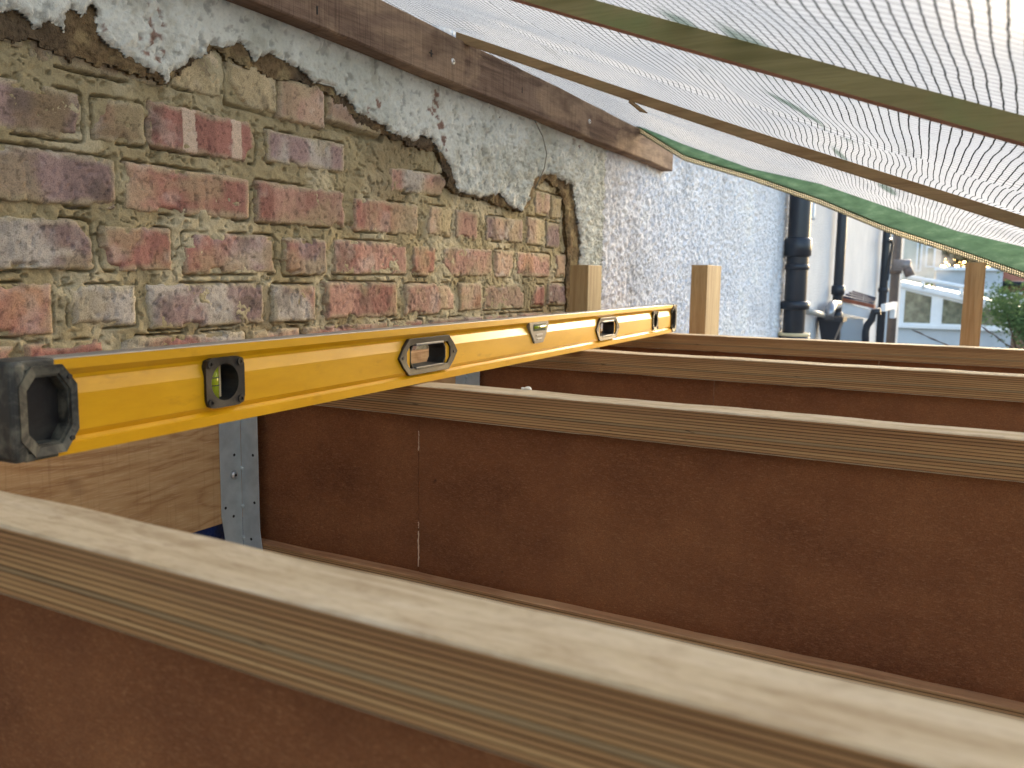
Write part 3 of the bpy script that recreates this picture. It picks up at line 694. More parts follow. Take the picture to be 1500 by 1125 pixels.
for cy, hw, z0, z1 in holes:
    prism(b, section(0, HL), 1, y, cy-hw); prism(b, section(0, z0), 1, cy-hw, cy+hw); prism(b, section(z1, HL), 1, cy-hw, cy+hw); y = cy+hw
prism(b, section(0, HL), 1, y, N1-.042)
bmesh.ops.remove_doubles(b, verts=b.verts[:], dist=1e-6); recalc(b)
obj('body', b, YELLOW, lev)
b = bmesh.new(); bx(b, -TH+.0012, -.0012, N0+.02, N1-.02, HL, HL+.0009, .0003); obj('top_edge', b, SILVER, lev)
def circ(cy, cz, r, n, ph=0, sy=1): return [(cy+r*sy*math.cos(2*math.pi*i/n+ph), cz+r*math.sin(2*math.pi*i/n+ph)) for i in range(n)]
def rrect(cy, cz, hy, hz, n=32, e=7):
    out = []
    for i in range(n):
        a = 2*math.pi*i/n; c, s = math.cos(a), math.sin(a); k = (abs(c)**e+abs(s)**e)**(-1/e); out.append((cy+hy*k*c, cz+hz*k*s))
    return out
def vial_unit(cy, name='vial_window', lev=lev):
    cz = .0368; b = bmesh.new(); n = 32
    ring_prism(b, rrect(cy, cz, .0235, .0222), circ(cy, cz, .0165, n), 0, -.004, .0016, -.004, .0008)     # front bezel
    ring_prism(b, rrect(cy, cz, .0235, .0222), circ(cy, cz, .0165, n), 0, -TH-.0016, -TH+.004)
    ring_prism(b, circ(cy, cz, .0178, n), circ(cy, cz, .0164, n), 0, -TH+.002, -.002)
    recalc(b); fr = obj(name, b, BLACK, lev)
    for sy in (-1, 1):
        for sz in (-1, 1):
            b = bmesh.new(); ring_prism(b, circ(cy+sy*.0182, cz+sz*.017, .0036, 16), circ(cy+sy*.0182, cz+sz*.017, .0016, 16), 0, .0008, .0024); recalc(b); obj('corner_boss', b, BLACK, fr)
    # plumb vial with fluid and its two lines
    vx = -TH/2; b = bmesh.new(); tube_bm(b, [(vx, cy-.0025, cz-.0158), (vx, cy-.0025, cz+.0158)], .0062, 20); obj('vial', b, VIAL, fr)
    for dz in (-.0035, .0035):
        b = bmesh.new(); ring_prism(b, circ(vx, cy-.0025, .0066, 20), circ(vx, cy-.0025, .0060, 20), 2, cz+dz-.0004, cz+dz+.0004); recalc(b); obj('vial_line', b, BLACK, fr)
    b = bmesh.new(); bx(b, vx-.004, vx+.002, cy+.0042, cy+.0072, cz-.0150, cz+.0150, .0006); obj('pale_gap_bar', b, CREAM, fr)  # added cream bar imitating the pale strip visible through the gap behind the vial
    b = bmesh.new(); bx(b, -TH+.003, -TH+.0045, cy+.0075, cy+.0160, cz-.0140, cz+.0140, .0004); obj('inner_wall', b, BLACK, fr)
    return fr
def grip(cy):
    b = bmesh.new(); zc = .0345
    O = [(-.072, 0), (-.062, .012), (-.049, .0225), (.049, .0225), (.062, .012), (.072, 0), (.062, -.012), (.049, -.0225), (-.049, -.0225), (-.062, -.012)]
    I = [(-.0535, 0), (-.0535, .006), (-.046, .0140), (.046, .0140), (.0535, .006), (.0535, 0), (.0535, -.006), (.046, -.0140), (-.046, -.0140), (-.0535, -.006)]
    I2 = [(y*.78, z*.98) for y, z in I]
    o_ = [(cy+p[0], zc+p[1]) for p in O]; i_ = [(cy+p[0], zc+p[1]) for p in I]; i2 = [(cy+p[0], zc+p[1]) for p in I2]
    ring_prism(b, o_, i_, 0, -.003, .0018, -.003, .0010); ring_prism(b, o_, i_, 0, -TH-.0018, -TH+.003, -TH-.001, -TH+.003)
    ring_prism(b, [(p[0]*1+0, p[1]) for p in [(cy+y*.82, zc+z*1.09) for y, z in I]], i2, 0, -TH+.0005, -.0005)
    recalc(b); bmesh.ops.bevel(b, geom=[e for e in b.edges if e.is_boundary is False and e.calc_face_angle(0) > .5], offset=.0005, segments=1, affect='EDGES')
    g = obj('hand_grip', b, BLACK, lev)
    for s in (1, -1):
        b = bmesh.new(); bx(b, -TH+.001, .0022, cy-.034, cy+.034, zc+s*.0146-.0016, zc+s*.0146+.0016, .0009, 2); obj('grip_pad', b, m_black('worn_grip', .8, (70, 70, 70)) if s < 0 else GREYP, g)
    for s in (-1, 1):
        b = bmesh.new(); tube_bm(b, [(.0008, cy+s*.063, zc), (.0022, cy+s*.063, zc)], [.0024, .0018], 12); recalc(b); obj('rivet', b, BLACK, g)
vial_unit(-.3165); vial_unit(1.0945); grip(.039); grip(.742)
# centre vial: grey shield
b = bmesh.new(); cy = .389
O = [(-.040, .0618), (.040, .0618), (.0375, .050), (.018, .0275), (-.018, .0275), (-.0375, .050)]
prism(b, [(cy+y, z) for y, z in O], 0, -.006, .0016); recalc(b); bmesh.ops.bevel(b, geom=b.edges[:], offset=.0009, segments=2, affect='EDGES')
sh = obj('centre_vial_housing', b, GREYP, lev)
b = bmesh.new(); bx(b, .0010, .0022, cy-.024, cy+.026, .0475, .0590, .0004); obj('vial_window', b, simple('dark_vial_window', col(70, 86, 60), .1), sh)
b = bmesh.new(); tube_bm(b, [(.0018, cy-.022, .0535), (.0018, cy+.024, .0535)], .0022, 14); obj('vial', b, VIAL, sh)
for dy in (-.006, .006):
    b = bmesh.new(); bx(b, .0035, .0043, cy+dy-.0004, cy+dy+.0004, .0512, .0558); obj('vial_line', b, BLACK, sh)
b = bmesh.new(); bx(b, .0014, .0024, cy-.014, cy+.014, .0385, .0425, .0005); bx(b, .0014, .0024, cy-.010, cy+.010, .0325, .0355, .0005); obj('raised_plate', b, simple('pale_grey_plastic', col(150, 150, 150), .4), sh)
# end caps: block with octagonal pocket
def cap(e, s):
    """e: end coordinate, s=+1 when the body lies towards +y"""
    b = bmesh.new()
    c = e+s*.0235; zc = .0348; hy, hz = .0225, .0318
    O = [(-.55, 1), (.5, 1), (1, .52), (1, -.52), (.5, -1), (-.55, -1), (-1, -.6), (-1, .6)]
    o_ = [(c+s*y*hy, zc+z*hz) for y, z in O]; i_ = [(c+s*(y*hy*.76+.0008), zc+z*hz*.80) for y, z in O]
    ring_prism(b, o_, i_, 0, -.010, .0026, -.010, .0014); ring_prism(b, o_, i_, 0, -TH-.0026, -TH+.010, -TH-.0014, -TH+.010)
    i3 = [(c+s*(y*hy*.70+.0008), zc+z*hz*.74) for y, z in O]
    ring_prism(b, [(c+s*(y*hy*.77+.0008), zc+z*hz*.81) for y, z in O], i3, 0, -.0125, -.001)
    recalc(b)
    root = obj('end_cap', b, CAPM, lev)
    b = bmesh.new(); prism(b, [(c+s*(y*hy*.9), zc+z*hz*.9) for y, z in O], 0, -TH+.010, -.0115); recalc(b); obj('pocket_floor', b, BLACK, root)
    b = bmesh.new(); y0, y1 = sorted((e-s*.004, e+s*.008)); bx(b, -TH-.0020, .0018, y0, y1, .0004, HL+.0012, .0035, 3); obj('end_pad', b, CAPM, root)
    b = bmesh.new(); y0, y1 = sorted((e+s*.004, e+s*.030)); bx(b, -TH-.0012, .0010, y0, y1, HL-.006, HL+.0013, .0012, 2); obj('end_collar', b, CAPM, root)
    b = bmesh.new(); bx(b, -TH-.0012, .0010, y0, y1, .0002, .006, .0012, 2); obj('end_collar', b, CAPM, root)
    for dz in (-1, 1):
        b = bmesh.new(); tube_bm(b, [(.001, c+s*.0165, zc+dz*.0225), (.0034, c+s*.0165, zc+dz*.0225)], [.0022, .0017], 12); recalc(b); obj('stud', b, BLACK, root)
cap(N0, 1); cap(N1, -1)

# ------------------------------------------------------------------ lean-to sheet on laths
TAN, RZ = .378, .570           # underside line of the laths: z = RZ - TAN*(x-.05)
def lath(y0, wd, ht, ma, mb, label):
    n = 40; b = bmesh.new(); rings = []
    xa, xb = .034, 1.42
    for i in range(n+1):
        x = xa+(xb-xa)*i/n; z = RZ-TAN*(x-.05)-.006*math.sin(math.pi*np.clip((x-.05)/1.2, 0, 1)); dy = .0015*math.sin(x*5+y0*9)
        rings.append([b.verts.new(p) for p in ((x, y0+dy, z), (x, y0+dy, z+ht), (x, y0+wd+dy, z+ht), (x, y0+wd+dy, z))])
    for A, B in zip(rings, rings[1:]):
        for k in range(4): b.faces.new((A[k], B[k], B[(k+1) % 4], A[(k+1) % 4])).material_index = 1 if k == 3 else 0
    b.faces.new(rings[0]); b.faces.new(rings[-1][::-1]); recalc(b)
    return obj('roof_lath', b, [ma, mb], label=label, cat='lath', group='laths carrying the netting')
lath(-.2, .019, .0165, LATH, LATHU, 'greenish timber lath nearer the camera, under the white netting')
l2 = lath(.56, .019, .0165, LATH2, LATH2, 'brown timber lath resting on the ledger, the farther of the two')
q = on(922, 148, 1, .562); b = bmesh.new(); tube_bm(b, [tuple(q), (q[0]+.02, q[1]+.004, q[2]-.016), (q[0]+.032, q[1]+.002, q[2]-.022)], [.003, .0035, .001], 8); obj('splinter', b, LATH2, l2)

hx = np.array([0, .03, .183, .375, .554, .722, .878, 1.025, 1.42]); hlo = np.array([.583, .567, .471, .407, .339, .265, .21, .154, .015]); hup = np.array([.590, .578, .510, .434, .387, .322, .262, .222, .078])
YS0, YS1 = -4.4, 1.5
xs = np.linspace(.02, 1.42, 281); ysn = np.concatenate([np.linspace(YS0, 1.3, 340), np.linspace(1.31, YS1, 24)])
Xg, Yg = np.meshgrid(xs, ysn, indexing='ij')
plane = RZ+.0175-TAN*(Xg-.05)-.006*np.sin(math.pi*np.clip((Xg-.05)/1.2, 0, 1))
sup = [-4.4, -2.9, -1.9, -.95, -.19, .57, 1.5]
sag = np.zeros_like(Xg)
for a, c in zip(sup, sup[1:]):
    t = np.clip((Yg-a)/(c-a), 0, 1); dd = (c-a); amp = .003*dd/.76*sstep(.03, .35, Xg)
    sag += np.where((Yg >= a) & (Yg < c), amp*4*t*(1-t), 0)
wav = (fbm(Xg*4.0, Yg*2.2, 5, 3)-.30)*.06*sstep(.02, .25, Xg)*np.clip(np.minimum.reduce([np.abs(Yg-s_) for s_ in sup])/.15, 0, 1)
crease = 0
for (cx_, sl_, am_, wd_) in ((.62, .10, .010, .022), (.86, -.06, .008, .018), (.40, .16, .010, .02), (1.1, .05, .01, .02)):
    crease = crease+am_*.6*np.exp(-np.abs(Xg-cx_-sl_*Yg-.02*np.sin(Yg*6))/wd_)*sstep(.35, .6, fbm(Xg*2, Yg*2.5, 15, 2))
Zg = plane-sag+wav*.7+crease*np.clip(np.minimum.reduce([np.abs(Yg-s_) for s_ in sup])/.1, 0, 1)
e = sstep(1.2, 1.5, Yg); Zg = Zg*(1-e)+np.interp(Xg, hx, hup)*e
Zg = Zg-.007*np.exp(-np.abs(Yg-.27-.02*np.sin(Xg*5))/.012)*sstep(.1, .4, Xg)
led = .582-.0125*Yg+.0035; nearl = sstep(.05, .10, np.minimum(np.abs(Yg+.19), np.abs(Yg-.57)))
wl = sstep(.16, .05, Xg)*nearl; Zg = Zg*(1-wl)+np.minimum(Zg, led-np.clip(Xg-.052, 0, 1)*TAN)*wl
sheet = empty('debris_netting', (0, 0, .5), label='white translucent reinforced netting sheet stretched overhead over the laths', cat='netting')
SO = (0, 0, -.5)
me, used = grid_mesh('sheet', np.stack([Xg, Yg, Zg], -1))
alg = np.zeros(Xg.shape)                   # algae and doubled folds, sighted on the sheet
_n = np.array([TAN, 0, 1.0]); _d = RZ+.02+TAN*.05
for u, v, ru, rv in ((1165, 150, .010, .10), (1185, 165, .008, .07), (1228, 205, .016, .06), (1232, 222, .008, .05), (1085, 40, .012, .05), (1120, 55, .012, .05), (1300, 275, .016, .07), (1320, 300, .008, .06), (1000, 15, .014, .03)):
    d_ = _ray(u, v); P_ = _C+d_*((_d-_n@_C)/(_n@d_))
    alg = np.maximum(alg, np.exp(-(((Xg-P_[0]-.12*(Yg-P_[1]))/ru)**2+((Yg-P_[1])/rv)**2)))
alg = sstep(.25, .8, alg*(.6+.8*fbm(Xg*60, Yg*20, 7, 3)))
paint(me, (1-alg[..., None]*np.array([.62, .54, .60])).reshape(-1, 3)[used])
uvl = me.uv_layers.new(name='UVMap'); li = np.empty(len(me.loops), np.int64); me.loops.foreach_get('vertex_index', li)
arc = np.concatenate([np.zeros((1, Xg.shape[1])), np.cumsum(np.hypot(np.diff(Xg, axis=0), np.diff(Zg, axis=0)), 0)], 0)
wu = arc+np.where(Yg > -.2, .065*(Yg+.2), -.05*(Yg+.2))+(fbm(Xg*3, Yg*3, 61, 2)-.5)*.016; wv = Yg+(fbm(Xg*3, Yg*3, 67, 2)-.5)*.03
uv = np.stack([wu.ravel()[used], wv.ravel()[used]], -1); uvl.data.foreach_set('uv', uv[li].astype(np.float32).ravel())
def m_net(name, thread, film, alpha, sp_u, sp_v, wu_, wv_, trans=.62):
    t = NT(name); tc = t.n('TexCoord'); sp = t.n('SeparateXYZ'); t.l(tc.outputs['UV'], sp.inputs[0])
    def line(s, pitch, wdt):
        f = t.math('PINGPONG', t.math('MULTIPLY', s, 1/pitch), .5); return t.math('LESS_THAN', f, wdt)
    wn = t.n('TexNoise'); wn.inputs['Scale'].default_value = 1; wn.inputs['Detail'].default_value = 3; t.l(t.coord('UV', (95, 60, 1)), wn.inputs['Vector'])
    ws = t.n('SeparateColor'); t.l(wn.outputs['Color'], ws.inputs[0])
    su = t.math('ADD', sp.outputs[0], t.math('MULTIPLY', t.math('SUBTRACT', ws.outputs[0], .5), .0019)); sv = t.math('ADD', sp.outputs[1], t.math('MULTIPLY', t.math('SUBTRACT', ws.outputs[1], .5), .0040))
    a = line(su, sp_u, wu_); c = line(sv, sp_v, wv_)
    uvn = t.noise(1, t.coord('UV', (26, 7, 1)), 4, .65)
    dirt = t.ramp(uvn, [(.58, (0, 0, 0)), (.74, (1, 1, 1))])
    fine = t.noise(1, t.coord('UV', (40, 520, 1)), 2, .5)
    base = t.mix(t.math('MULTIPLY', dirt, .45), film, (film[0]*.45, film[1]*.5, film[2]*.46, 1))
    base = t.mix(t.math('MULTIPLY', t.ramp(fine, [(.42, (0, 0, 0)), (.66, (1, 1, 1))]), .3), base, (film[0]*.5, film[1]*.5, film[2]*.5, 1))
    al = t.n('VertexColor', layer_name='Col'); base = t.mix(1.0, base, al.outputs[0], 'MULTIPLY')
    thr = t.math('MAXIMUM', a, t.math('MULTIPLY', c, .6))
    tr = t.n('BsdfTranslucent'); t.l(base, tr.inputs[0]); rf = t.n('BsdfRefraction'); t.l(base, rf.inputs[0]); rf.inputs['Roughness'].default_value = .6; rf.inputs['IOR'].default_value = 1.13
    m1 = t.n('MixShader'); m1.inputs[0].default_value = 1-trans; t.l(tr.outputs[0], m1.inputs[1]); t.l(rf.outputs[0], m1.inputs[2])
    tp = t.n('BsdfTransparent'); tp.inputs[0].default_value = (1, 1, 1, 1)
    m2 = t.n('MixShader'); m2.inputs[0].default_value = alpha; t.l(m1.outputs[0], m2.inputs[1]); t.l(tp.outputs[0], m2.inputs[2])
    th = t.n('BsdfDiffuse'); th.inputs[0].default_value = thread
    m3 = t.n('MixShader'); t.l(thr, m3.inputs[0]); t.l(m2.outputs[0], m3.inputs[1]); t.l(th.outputs[0], m3.inputs[2])
    t.l(m3.outputs[0], t.out.inputs[0]); return t.m
NET = m_net('reinforced_netting', (.025, .03, .025, 1), (.77, .77, .765, 1), .0, .0083, .0105, .078, .075, .62)
obj('sheet', me, NET, sheet, loc=SO, smooth=True)
# green hem band hanging at the far edge and the open mesh strip under it
hs = np.linspace(.0, 1.42, 160); tt = np.linspace(0, 1, 9)
S, T = np.meshgrid(hs, tt, indexing='ij')
zu = np.interp(S, hx, hup); zl = np.interp(S, hx, hlo); sm = lambda a: a
Zh = zu+(zl+.008-zu)*T+(fbm(S*9, T, 3, 2)-.5)*.004*T; Yh = 1.5+.010*np.sin(T*math.pi)+.004*np.sin(S*11)*T+.006*T
me, _ = grid_mesh('hem', np.stack([S, Yh, Zh], -1))
def m_hem():
    t = NT('green_hem'); n = t.noise(24, t.coord('Object', (1, 1, 3)), 4, .6)
    c = t.ramp(n, [(.3, col(60, 88, 72)), (.55, col(78, 108, 90)), (.75, col(102, 132, 114))])
    tr = t.n('BsdfTranslucent'); t.l(c, tr.inputs[0]); df = t.n('BsdfPrincipled'); t.l(c, df.inputs['Base Color']); df.inputs['Roughness'].default_value = .5
    m = t.n('MixShader'); m.inputs[0].default_value = .5; t.l(tr.outputs[0], m.inputs[1]); t.l(df.outputs[0], m.inputs[2]); t.l(m.outputs[0], t.out.inputs[0]); return t.m
obj('hem', me, m_hem(), sheet, loc=SO, smooth=True)
# edge strip: real threads
b = bmesh.new()
zb = np.interp(hs, hx, hlo); st = .0052
arcl = np.concatenate([[0], np.cumsum(np.hypot(np.diff(hs), np.diff(zb)))])
ntk = int(arcl[-1]/st)
def hp(a, dz): 
    x = np.interp(a, arcl, hs); return (float(x), 1.506+.004*math.sin(x*11), float(np.interp(x, hs, zb))+dz)
for i in range(ntk):
    p = hp(i*st, .012); q2 = hp(i*st, -.004)
    tube_bm(b, [p, q2], .0011, 4, False)
for dz in (.009, .004, -.001):
    tube_bm(b, [hp(a, dz) for a in np.linspace(0, arcl[-1], 120)], .0009, 4, False)
tube_bm(b, [hp(a, -.004) for a in np.linspace(0, arcl[-1], 120)], .0010, 4, False)
obj('edge_threads', b, simple('dark_thread', col(58, 66, 44), .8), sheet, loc=SO, kind='stuff')
b = bmesh.new(); n = 120
aa = np.linspace(0, arcl[-1], n+1); rr = [[b.verts.new((hp(a, dz)[0], hp(a, dz)[1]+.0015, hp(a, dz)[2])) for dz in (.012, -.004)] for a in aa]
for A, B in zip(rr, rr[1:]): b.faces.new((A[0], A[1], B[1], B[0]))
me = bpy.data.meshes.new('edge_strip'); b.to_mesh(me); b.free(); paint(me, (1, 1, 1))
obj('edge_strip', me, m_net('cream_edge_film', (.1, .1, .06, 1), (.50, .47, .36, 1), .05, 10, 10, .0, .0, .8), sheet, loc=SO)

# ------------------------------------------------------------------ beyond the joists: neighbours, pipes
nw = empty('neighbour_wall', (0, 4.35, GZ), label='white roughcast neighbouring wall beyond the thick black soil pipe', cat='wall')
NO = (0, -4.35, -GZ)
box('wall_face', -.25, .004, 4.32, 9.6, GZ, 3.2, ROUGH_FAR, nw, loc=NO)
box('corner_trim', -.004, .030, 4.291, 4.33, GZ, 3.2, simple('brown_stained_trim', col(168, 150, 136), .8, 0, .4, 30), nw, loc=NO)
box('edge_bead', .0, .022, 9.56, 9.62, GZ, 3.2, WHITEP, nw, loc=NO)
def vpipe(name, px, x, r, y_of, z0, z1, mat, collars=(), label=None, cat='pipe', **k):
    c = on(px[0], px[1], 0, x); root = empty(name, (x, c[1], z0), label=label, cat=cat, **k)
    tube('shaft', [(0, 0, 0), (0, 0, z1-z0)], r, mat, root, 20)
    for zc, h, rr in collars:
        tube('collar', [(0, 0, zc-z0-h/2), (0, 0, zc-z0-h*.42), (0, 0, zc-z0+h*.42), (0, 0, zc-z0+h/2)], [r*1.02, rr, rr, r*1.02], mat, root, 20)
    return root, c
zz = lambda u, v, x: on(u, v, 0, x)[2]
sp_, c = vpipe('soil_pipe', (1167, 400), .088, .056, None, GZ, 3.0, BLKPIPE, [(zz(1167, 362, .088), .10, .068), (zz(1166, 391, .088), .03, .062), (zz(1165, 447, .088), .045, .074), (zz(1164, 496, .088), .07, .084)], label='thick black soil pipe with collars on the white wall')
tube('joint_band', [(0, 0, zz(1164, 489, .088)-GZ-.008), (0, 0, zz(1164, 489, .088)-GZ+.008)], .085, CREAM, sp_, 20)
ys_ = c[1]
tube('side_elbow', [(.01, .05, zz(1180, 412, .088)-GZ), (.02, .10, zz(1180, 418, .088)-GZ-.005), (.02, .115, zz(1180, 426, .088)-GZ-.02), (.01, .09, zz(1180, 434, .088)-GZ-.02)], .012, BLKPIPE, sp_, 10)
a0 = on(1180, 456, 0, .05); a1 = on(1214, 464, 0, .06)
tube('waste_pipe', [tuple(a0), tuple((a0+a1)/2+np.array([0, 0, .005])), tuple(a1)], .018, simple('grey_waste_pipe', col(150, 150, 146), .5), n=12, label='grey waste pipe running from the soil pipe to the hopper', cat='pipe')
a0 = on(1189, 322, 0, .04); tube('vent_pipe', [(a0[0], a0[1], 3.0), (a0[0], a0[1], a0[2]+.02), (a0[0], a0[1], a0[2])], [.017, .017, .022], WHITEP, n=12, label='thin white vertical pipe end right of the soil pipe', cat='pipe')
dp, c = vpipe('rain_downpipe', (1229, 400), .06, .034, None, GZ, 3.0, BLKPIPE, [(zz(1227, 425, .06), .07, .045), (zz(1226, 462, .06), .05, .042)], label='black downpipe running down to the hopper on the white wall')
# hopper
hz0, hz1 = zz(1220, 497, .1), zz(1220, 466, .1); hy = on(1220, 466, 0, .1)[1]; b = bmesh.new()
Tt = [(.02, -.085), (.17, -.085), (.17, .085), (.02, .085)]; Bt = [(.04, -.04), (.12, -.04), (.12, .04), (.04, .04)]
A = [b.verts.new((p[0], p[1], hz1-hz0)) for p in Tt]; Bv = [b.verts.new((p[0], p[1], 0)) for p in Bt]; b.faces.new(Bv[::-1])
for i in range(4): b.faces.new((A[i], Bv[i], Bv[(i+1) % 4], A[(i+1) % 4]))
recalc(b); bx(b, .015, .175, -.09, -.078, hz1-hz0-.02, hz1-hz0+.008); bx(b, .015, .175, .078, .09, hz1-hz0-.02, hz1-hz0+.008); bx(b, .165, .177, -.078, .078, hz1-hz0-.02, hz1-hz0+.008)
hop = obj('rain_hopper', b, BLKPIPE, loc=(0, hy, hz0), label='black tapered hopper under the shiny elbow on the white wall', cat='hopper')
tube('outlet', [(.08, 0, .01), (.08, 0, -1.6)], .034, BLKPIPE, hop, 14)
e0 = on(1214, 466, 0, .09); e1 = on(1219, 447, 0, .09); e2 = on(1227, 446, 0, .07)
tube('pipe_elbow', [tuple(e0), (e1[0], e0[1]+.04, e1[2]-.02), tuple(e1), tuple(e2)], .032, simple('shiny_grey_elbow', col(150, 150, 154), .2, .6), n=14, label='shiny grey pipe elbow above the black hopper', cat='pipe')
# lean-to roof
YE = 6.2
lt = empty('lean_to', (.15, YE, GZ), label='small slate lean-to roof with white fascia against the far wall', cat='lean-to')
LO = (-.15, -YE, -GZ)
eL, eR = on(1231, 437, 1, YE), on(1281, 448, 1, YE); tL, tR = on(1231, 421, 1, YE+.75), on(1284, 438, 1, YE+.75)
def rp(u, v): return eL+(eR-eL)*u+((tL+(tR-tL)*u)-(eL+(eR-eL)*u))*v
for r_ in range(4):
    for i in range(3):
        us = [(i+.015)/3, (i+.985)/3]; v0, v1 = r_/4, (r_+1.15)/4
        b = bmesh.new(); up = Vector((0, -.01, .02)); q4 = [Vector(rp(us[0], v0)), Vector(rp(us[1], v0)), Vector(rp(us[1], min(v1, 1))), Vector(rp(us[0], min(v1, 1)))]
        lo = [b.verts.new(p+(up*.6 if k < 2 else up*.0)) for k, p in enumerate(q4)]; hi = [b.verts.new(p+(up*1.3 if k < 2 else up*.5)) for k, p in enumerate(q4)]
        b.faces.new(lo[::-1]); b.faces.new(hi)
        for k in range(4): b.faces.new((lo[k], lo[(k+1) % 4], hi[(k+1) % 4], hi[k]))
        recalc(b); obj('slate', b, SLATE, lt, loc=LO)
b = bmesh.new(); prism(b, [(eL[0], eL[2]+.008), (eR[0], eR[2]+.008), (eR[0], eR[2]-.02), (eL[0], eL[2]-.02)], 1, YE-.02, YE+.04); recalc(b); obj('eaves_tile', b, TERRA, lt, loc=LO)
fR = on(1275, 452, 1, YE); fb = on(1275, 467, 1, YE)[2]; fbl = on(1231, 458, 1, YE)[2]
b = bmesh.new(); prism(b, [(eL[0], eL[2]-.021), (fR[0], fR[2]-.012), (fR[0], fb), (eL[0], fbl)], 1, YE, YE+.03); recalc(b); obj('fascia', b, WHITEP, lt, loc=LO)
wr = on(1264, 480, 1, YE+.05)[0]; box('lean_to_wall', .006, wr, YE+.05, YE+.9, GZ, fb-.004, GREYW, lt, loc=LO)
tube('spout_pipe', [tuple(on(u, v, 1, YE-.05)) for u, v in ((1290, 456), (1280, 457), (1277, 468), (1270, 477), (1268, 486), (1267, 540))], .027, BLKPIPE, n=12, label='bent black rainwater pipe at the end of the lean-to', cat='pipe')
d3, c = vpipe('tall_downpipe', (1294, 420), .07, .040, None, GZ, 3.0, BLKPIPE, [(zz(1292, 425, .07), .05, .05)], label='tall black downpipe left of the white corner trim, far end of the wall')
d4, c4 = vpipe('brown_downpipe', (1310, 420), .07, .05, None, GZ, 3.0, BRNPIPE, [(zz(1310, 395, .07), .10, .07)], label='faded brown downpipe at the far end of the wall')
tube('loop_pipe', [tuple(on(u, v, 0, .12)) for u, v in ((1299, 352), (1305, 350), (1307, 358), (1303, 390), (1300, 410))], .012, BLKPIPE, n=8, label='thin black pipe loop between the two far downpipes', cat='pipe')
fl = empty('boiler_flue', tuple(on(1309, 388, 0, .1)), label='grey boiler flue terminal on the brown downpipe', cat='flue')
tube('flue_tube', [(0, 0, 0), (.16, 0, 0), (.17, 0, 0)], [.06, .06, .05], simple('flue_grey', col(150, 140, 136), .4, .3), fl, 14); tube('flue_cowl', [(.12, 0, 0), (.17, 0, -.12)], .05, simple('flue_brown', col(120, 104, 98), .5), fl, 12)
br = empty('pipe_bracket', tuple(on(1306, 446, 0, .12)), label='white cross-shaped pipe bracket over the far downpipes', cat='bracket')
box('bar', -.02, .02, -.9, .5, -.05, .02, WHITEP, br); box('drop', -.02, .03, .08, .35, -.15, -.051, WHITEP, br)
# far end wall strip
fw = box('end_wall', -.5, .02, 0, .4, 0, 3.2-GZ, GREYW, None, loc=(0, 11.2, GZ), label='pale end wall strip behind the far downpipes', cat='wall')

# conservatory at YC
YC = 15.0
def far(u, v, Y=YC): return on(u, v, 1, Y)
cons = empty('conservatory', (.5, YC, GZ), label='white conservatory with three windows beyond the joists', cat='conservatory')
CO = (-.5, -YC, -GZ)
xl = far(1316, 440)[0]; xr = far(1484, 460)[0]; zs_ = far(1400, 480)[2]
def ztop(x): # sloping head
    (xa, _, za), (xb, _, zb) = far(1318, 413), far(1496, 452); return za+(zb-za)*(x-xa)/(xb-xa)
b = bmesh.new(); prism(b, [(xl, GZ), (xr, GZ), (xr, zs_-.03), (xl, zs_-.03)], 1, YC+.05, YC+2.5); recalc(b); obj('dwarf_wall', b, GREYW, cons, loc=CO)
b = bmesh.new(); prism(b, [(xl-.05, zs_-.03), (xr+.05, zs_-.03), (xr+.05, zs_+.02), (xl-.05, zs_+.02)], 1, YC-.04, YC+.12); recalc(b); obj('sill', b, WHITEP, cons, loc=CO)
GLASS = None
def m_glass():
    t = NT('window_glass'); n = t.noise(9, None, 4, .6); c = t.ramp(n, [(.35, col(96, 100, 84)), (.6, col(150, 150, 126)), (.8, col(186, 186, 164))])
    o = t.bsdf(c, .12, 0, None, .6); o.inputs['Transmission Weight'].default_value = .35; return t.m
GLASS = m_glass()
xm = [xl, far(1323, 440)[0], far(1367, 440)[0], far(1379, 440)[0], far(1418, 440)[0], far(1430, 440)[0], far(1478, 440)[0], xr]
for i in (0, 2, 4, 6):
    b = bmesh.new(); a, c_ = xm[i], xm[i+1]
    prism(b, [(a, zs_+.02), (c_, zs_+.02), (c_, ztop(c_)-.07), (a, ztop(a)-.07)], 1, YC, YC+.08); recalc(b); obj('mullion', b, WHITEP, cons, loc=CO)
for i in (1, 3, 5):
    a, c_ = xm[i], xm[i+1]; b = bmesh.new()
    prism(b, [(a+.02, zs_+.05), (c_-.02, zs_+.05), (c_-.02, ztop(c_)-.12), (a+.02, ztop(a)-.12)], 1, YC+.03, YC+.045); recalc(b); pn = obj('window_pane', b, GLASS, cons, loc=CO)
    b = bmesh.new(); ring_prism(b, [(a, zs_+.021), (c_, zs_+.021), (c_, ztop(c_)-.071), (a, ztop(a)-.071)], [(a+.025, zs_+.055), (c_-.025, zs_+.055), (c_-.025, ztop(c_)-.125), (a+.025, ztop(a)-.125)], 1, YC+.01, YC+.06); recalc(b); obj('window_frame', b, WHITEP, pn)
b = bmesh.new(); prism(b, [(xl-.06, ztop(xl-.06)-.07), (xr+.12, ztop(xr+.12)-.07), (xr+.12, ztop(xr+.12)), (xl-.06, ztop(xl-.06))], 1, YC-.06, YC+.1); recalc(b); obj('head_beam', b, WHITEP, cons, loc=CO)
b = bmesh.new(); prism(b, [(xl-.06, ztop(xl)+.005), (xr+.1, ztop(xr+.1)+.005), (xr+.1, ztop(xr+.1)+.03), (xl-.06, ztop(xl)+.03)], 1, YC-.04, YC+2.5); recalc(b); obj('roof_sheet', b, simple('polycarbonate', col(206, 210, 214), .3), cons, loc=CO)
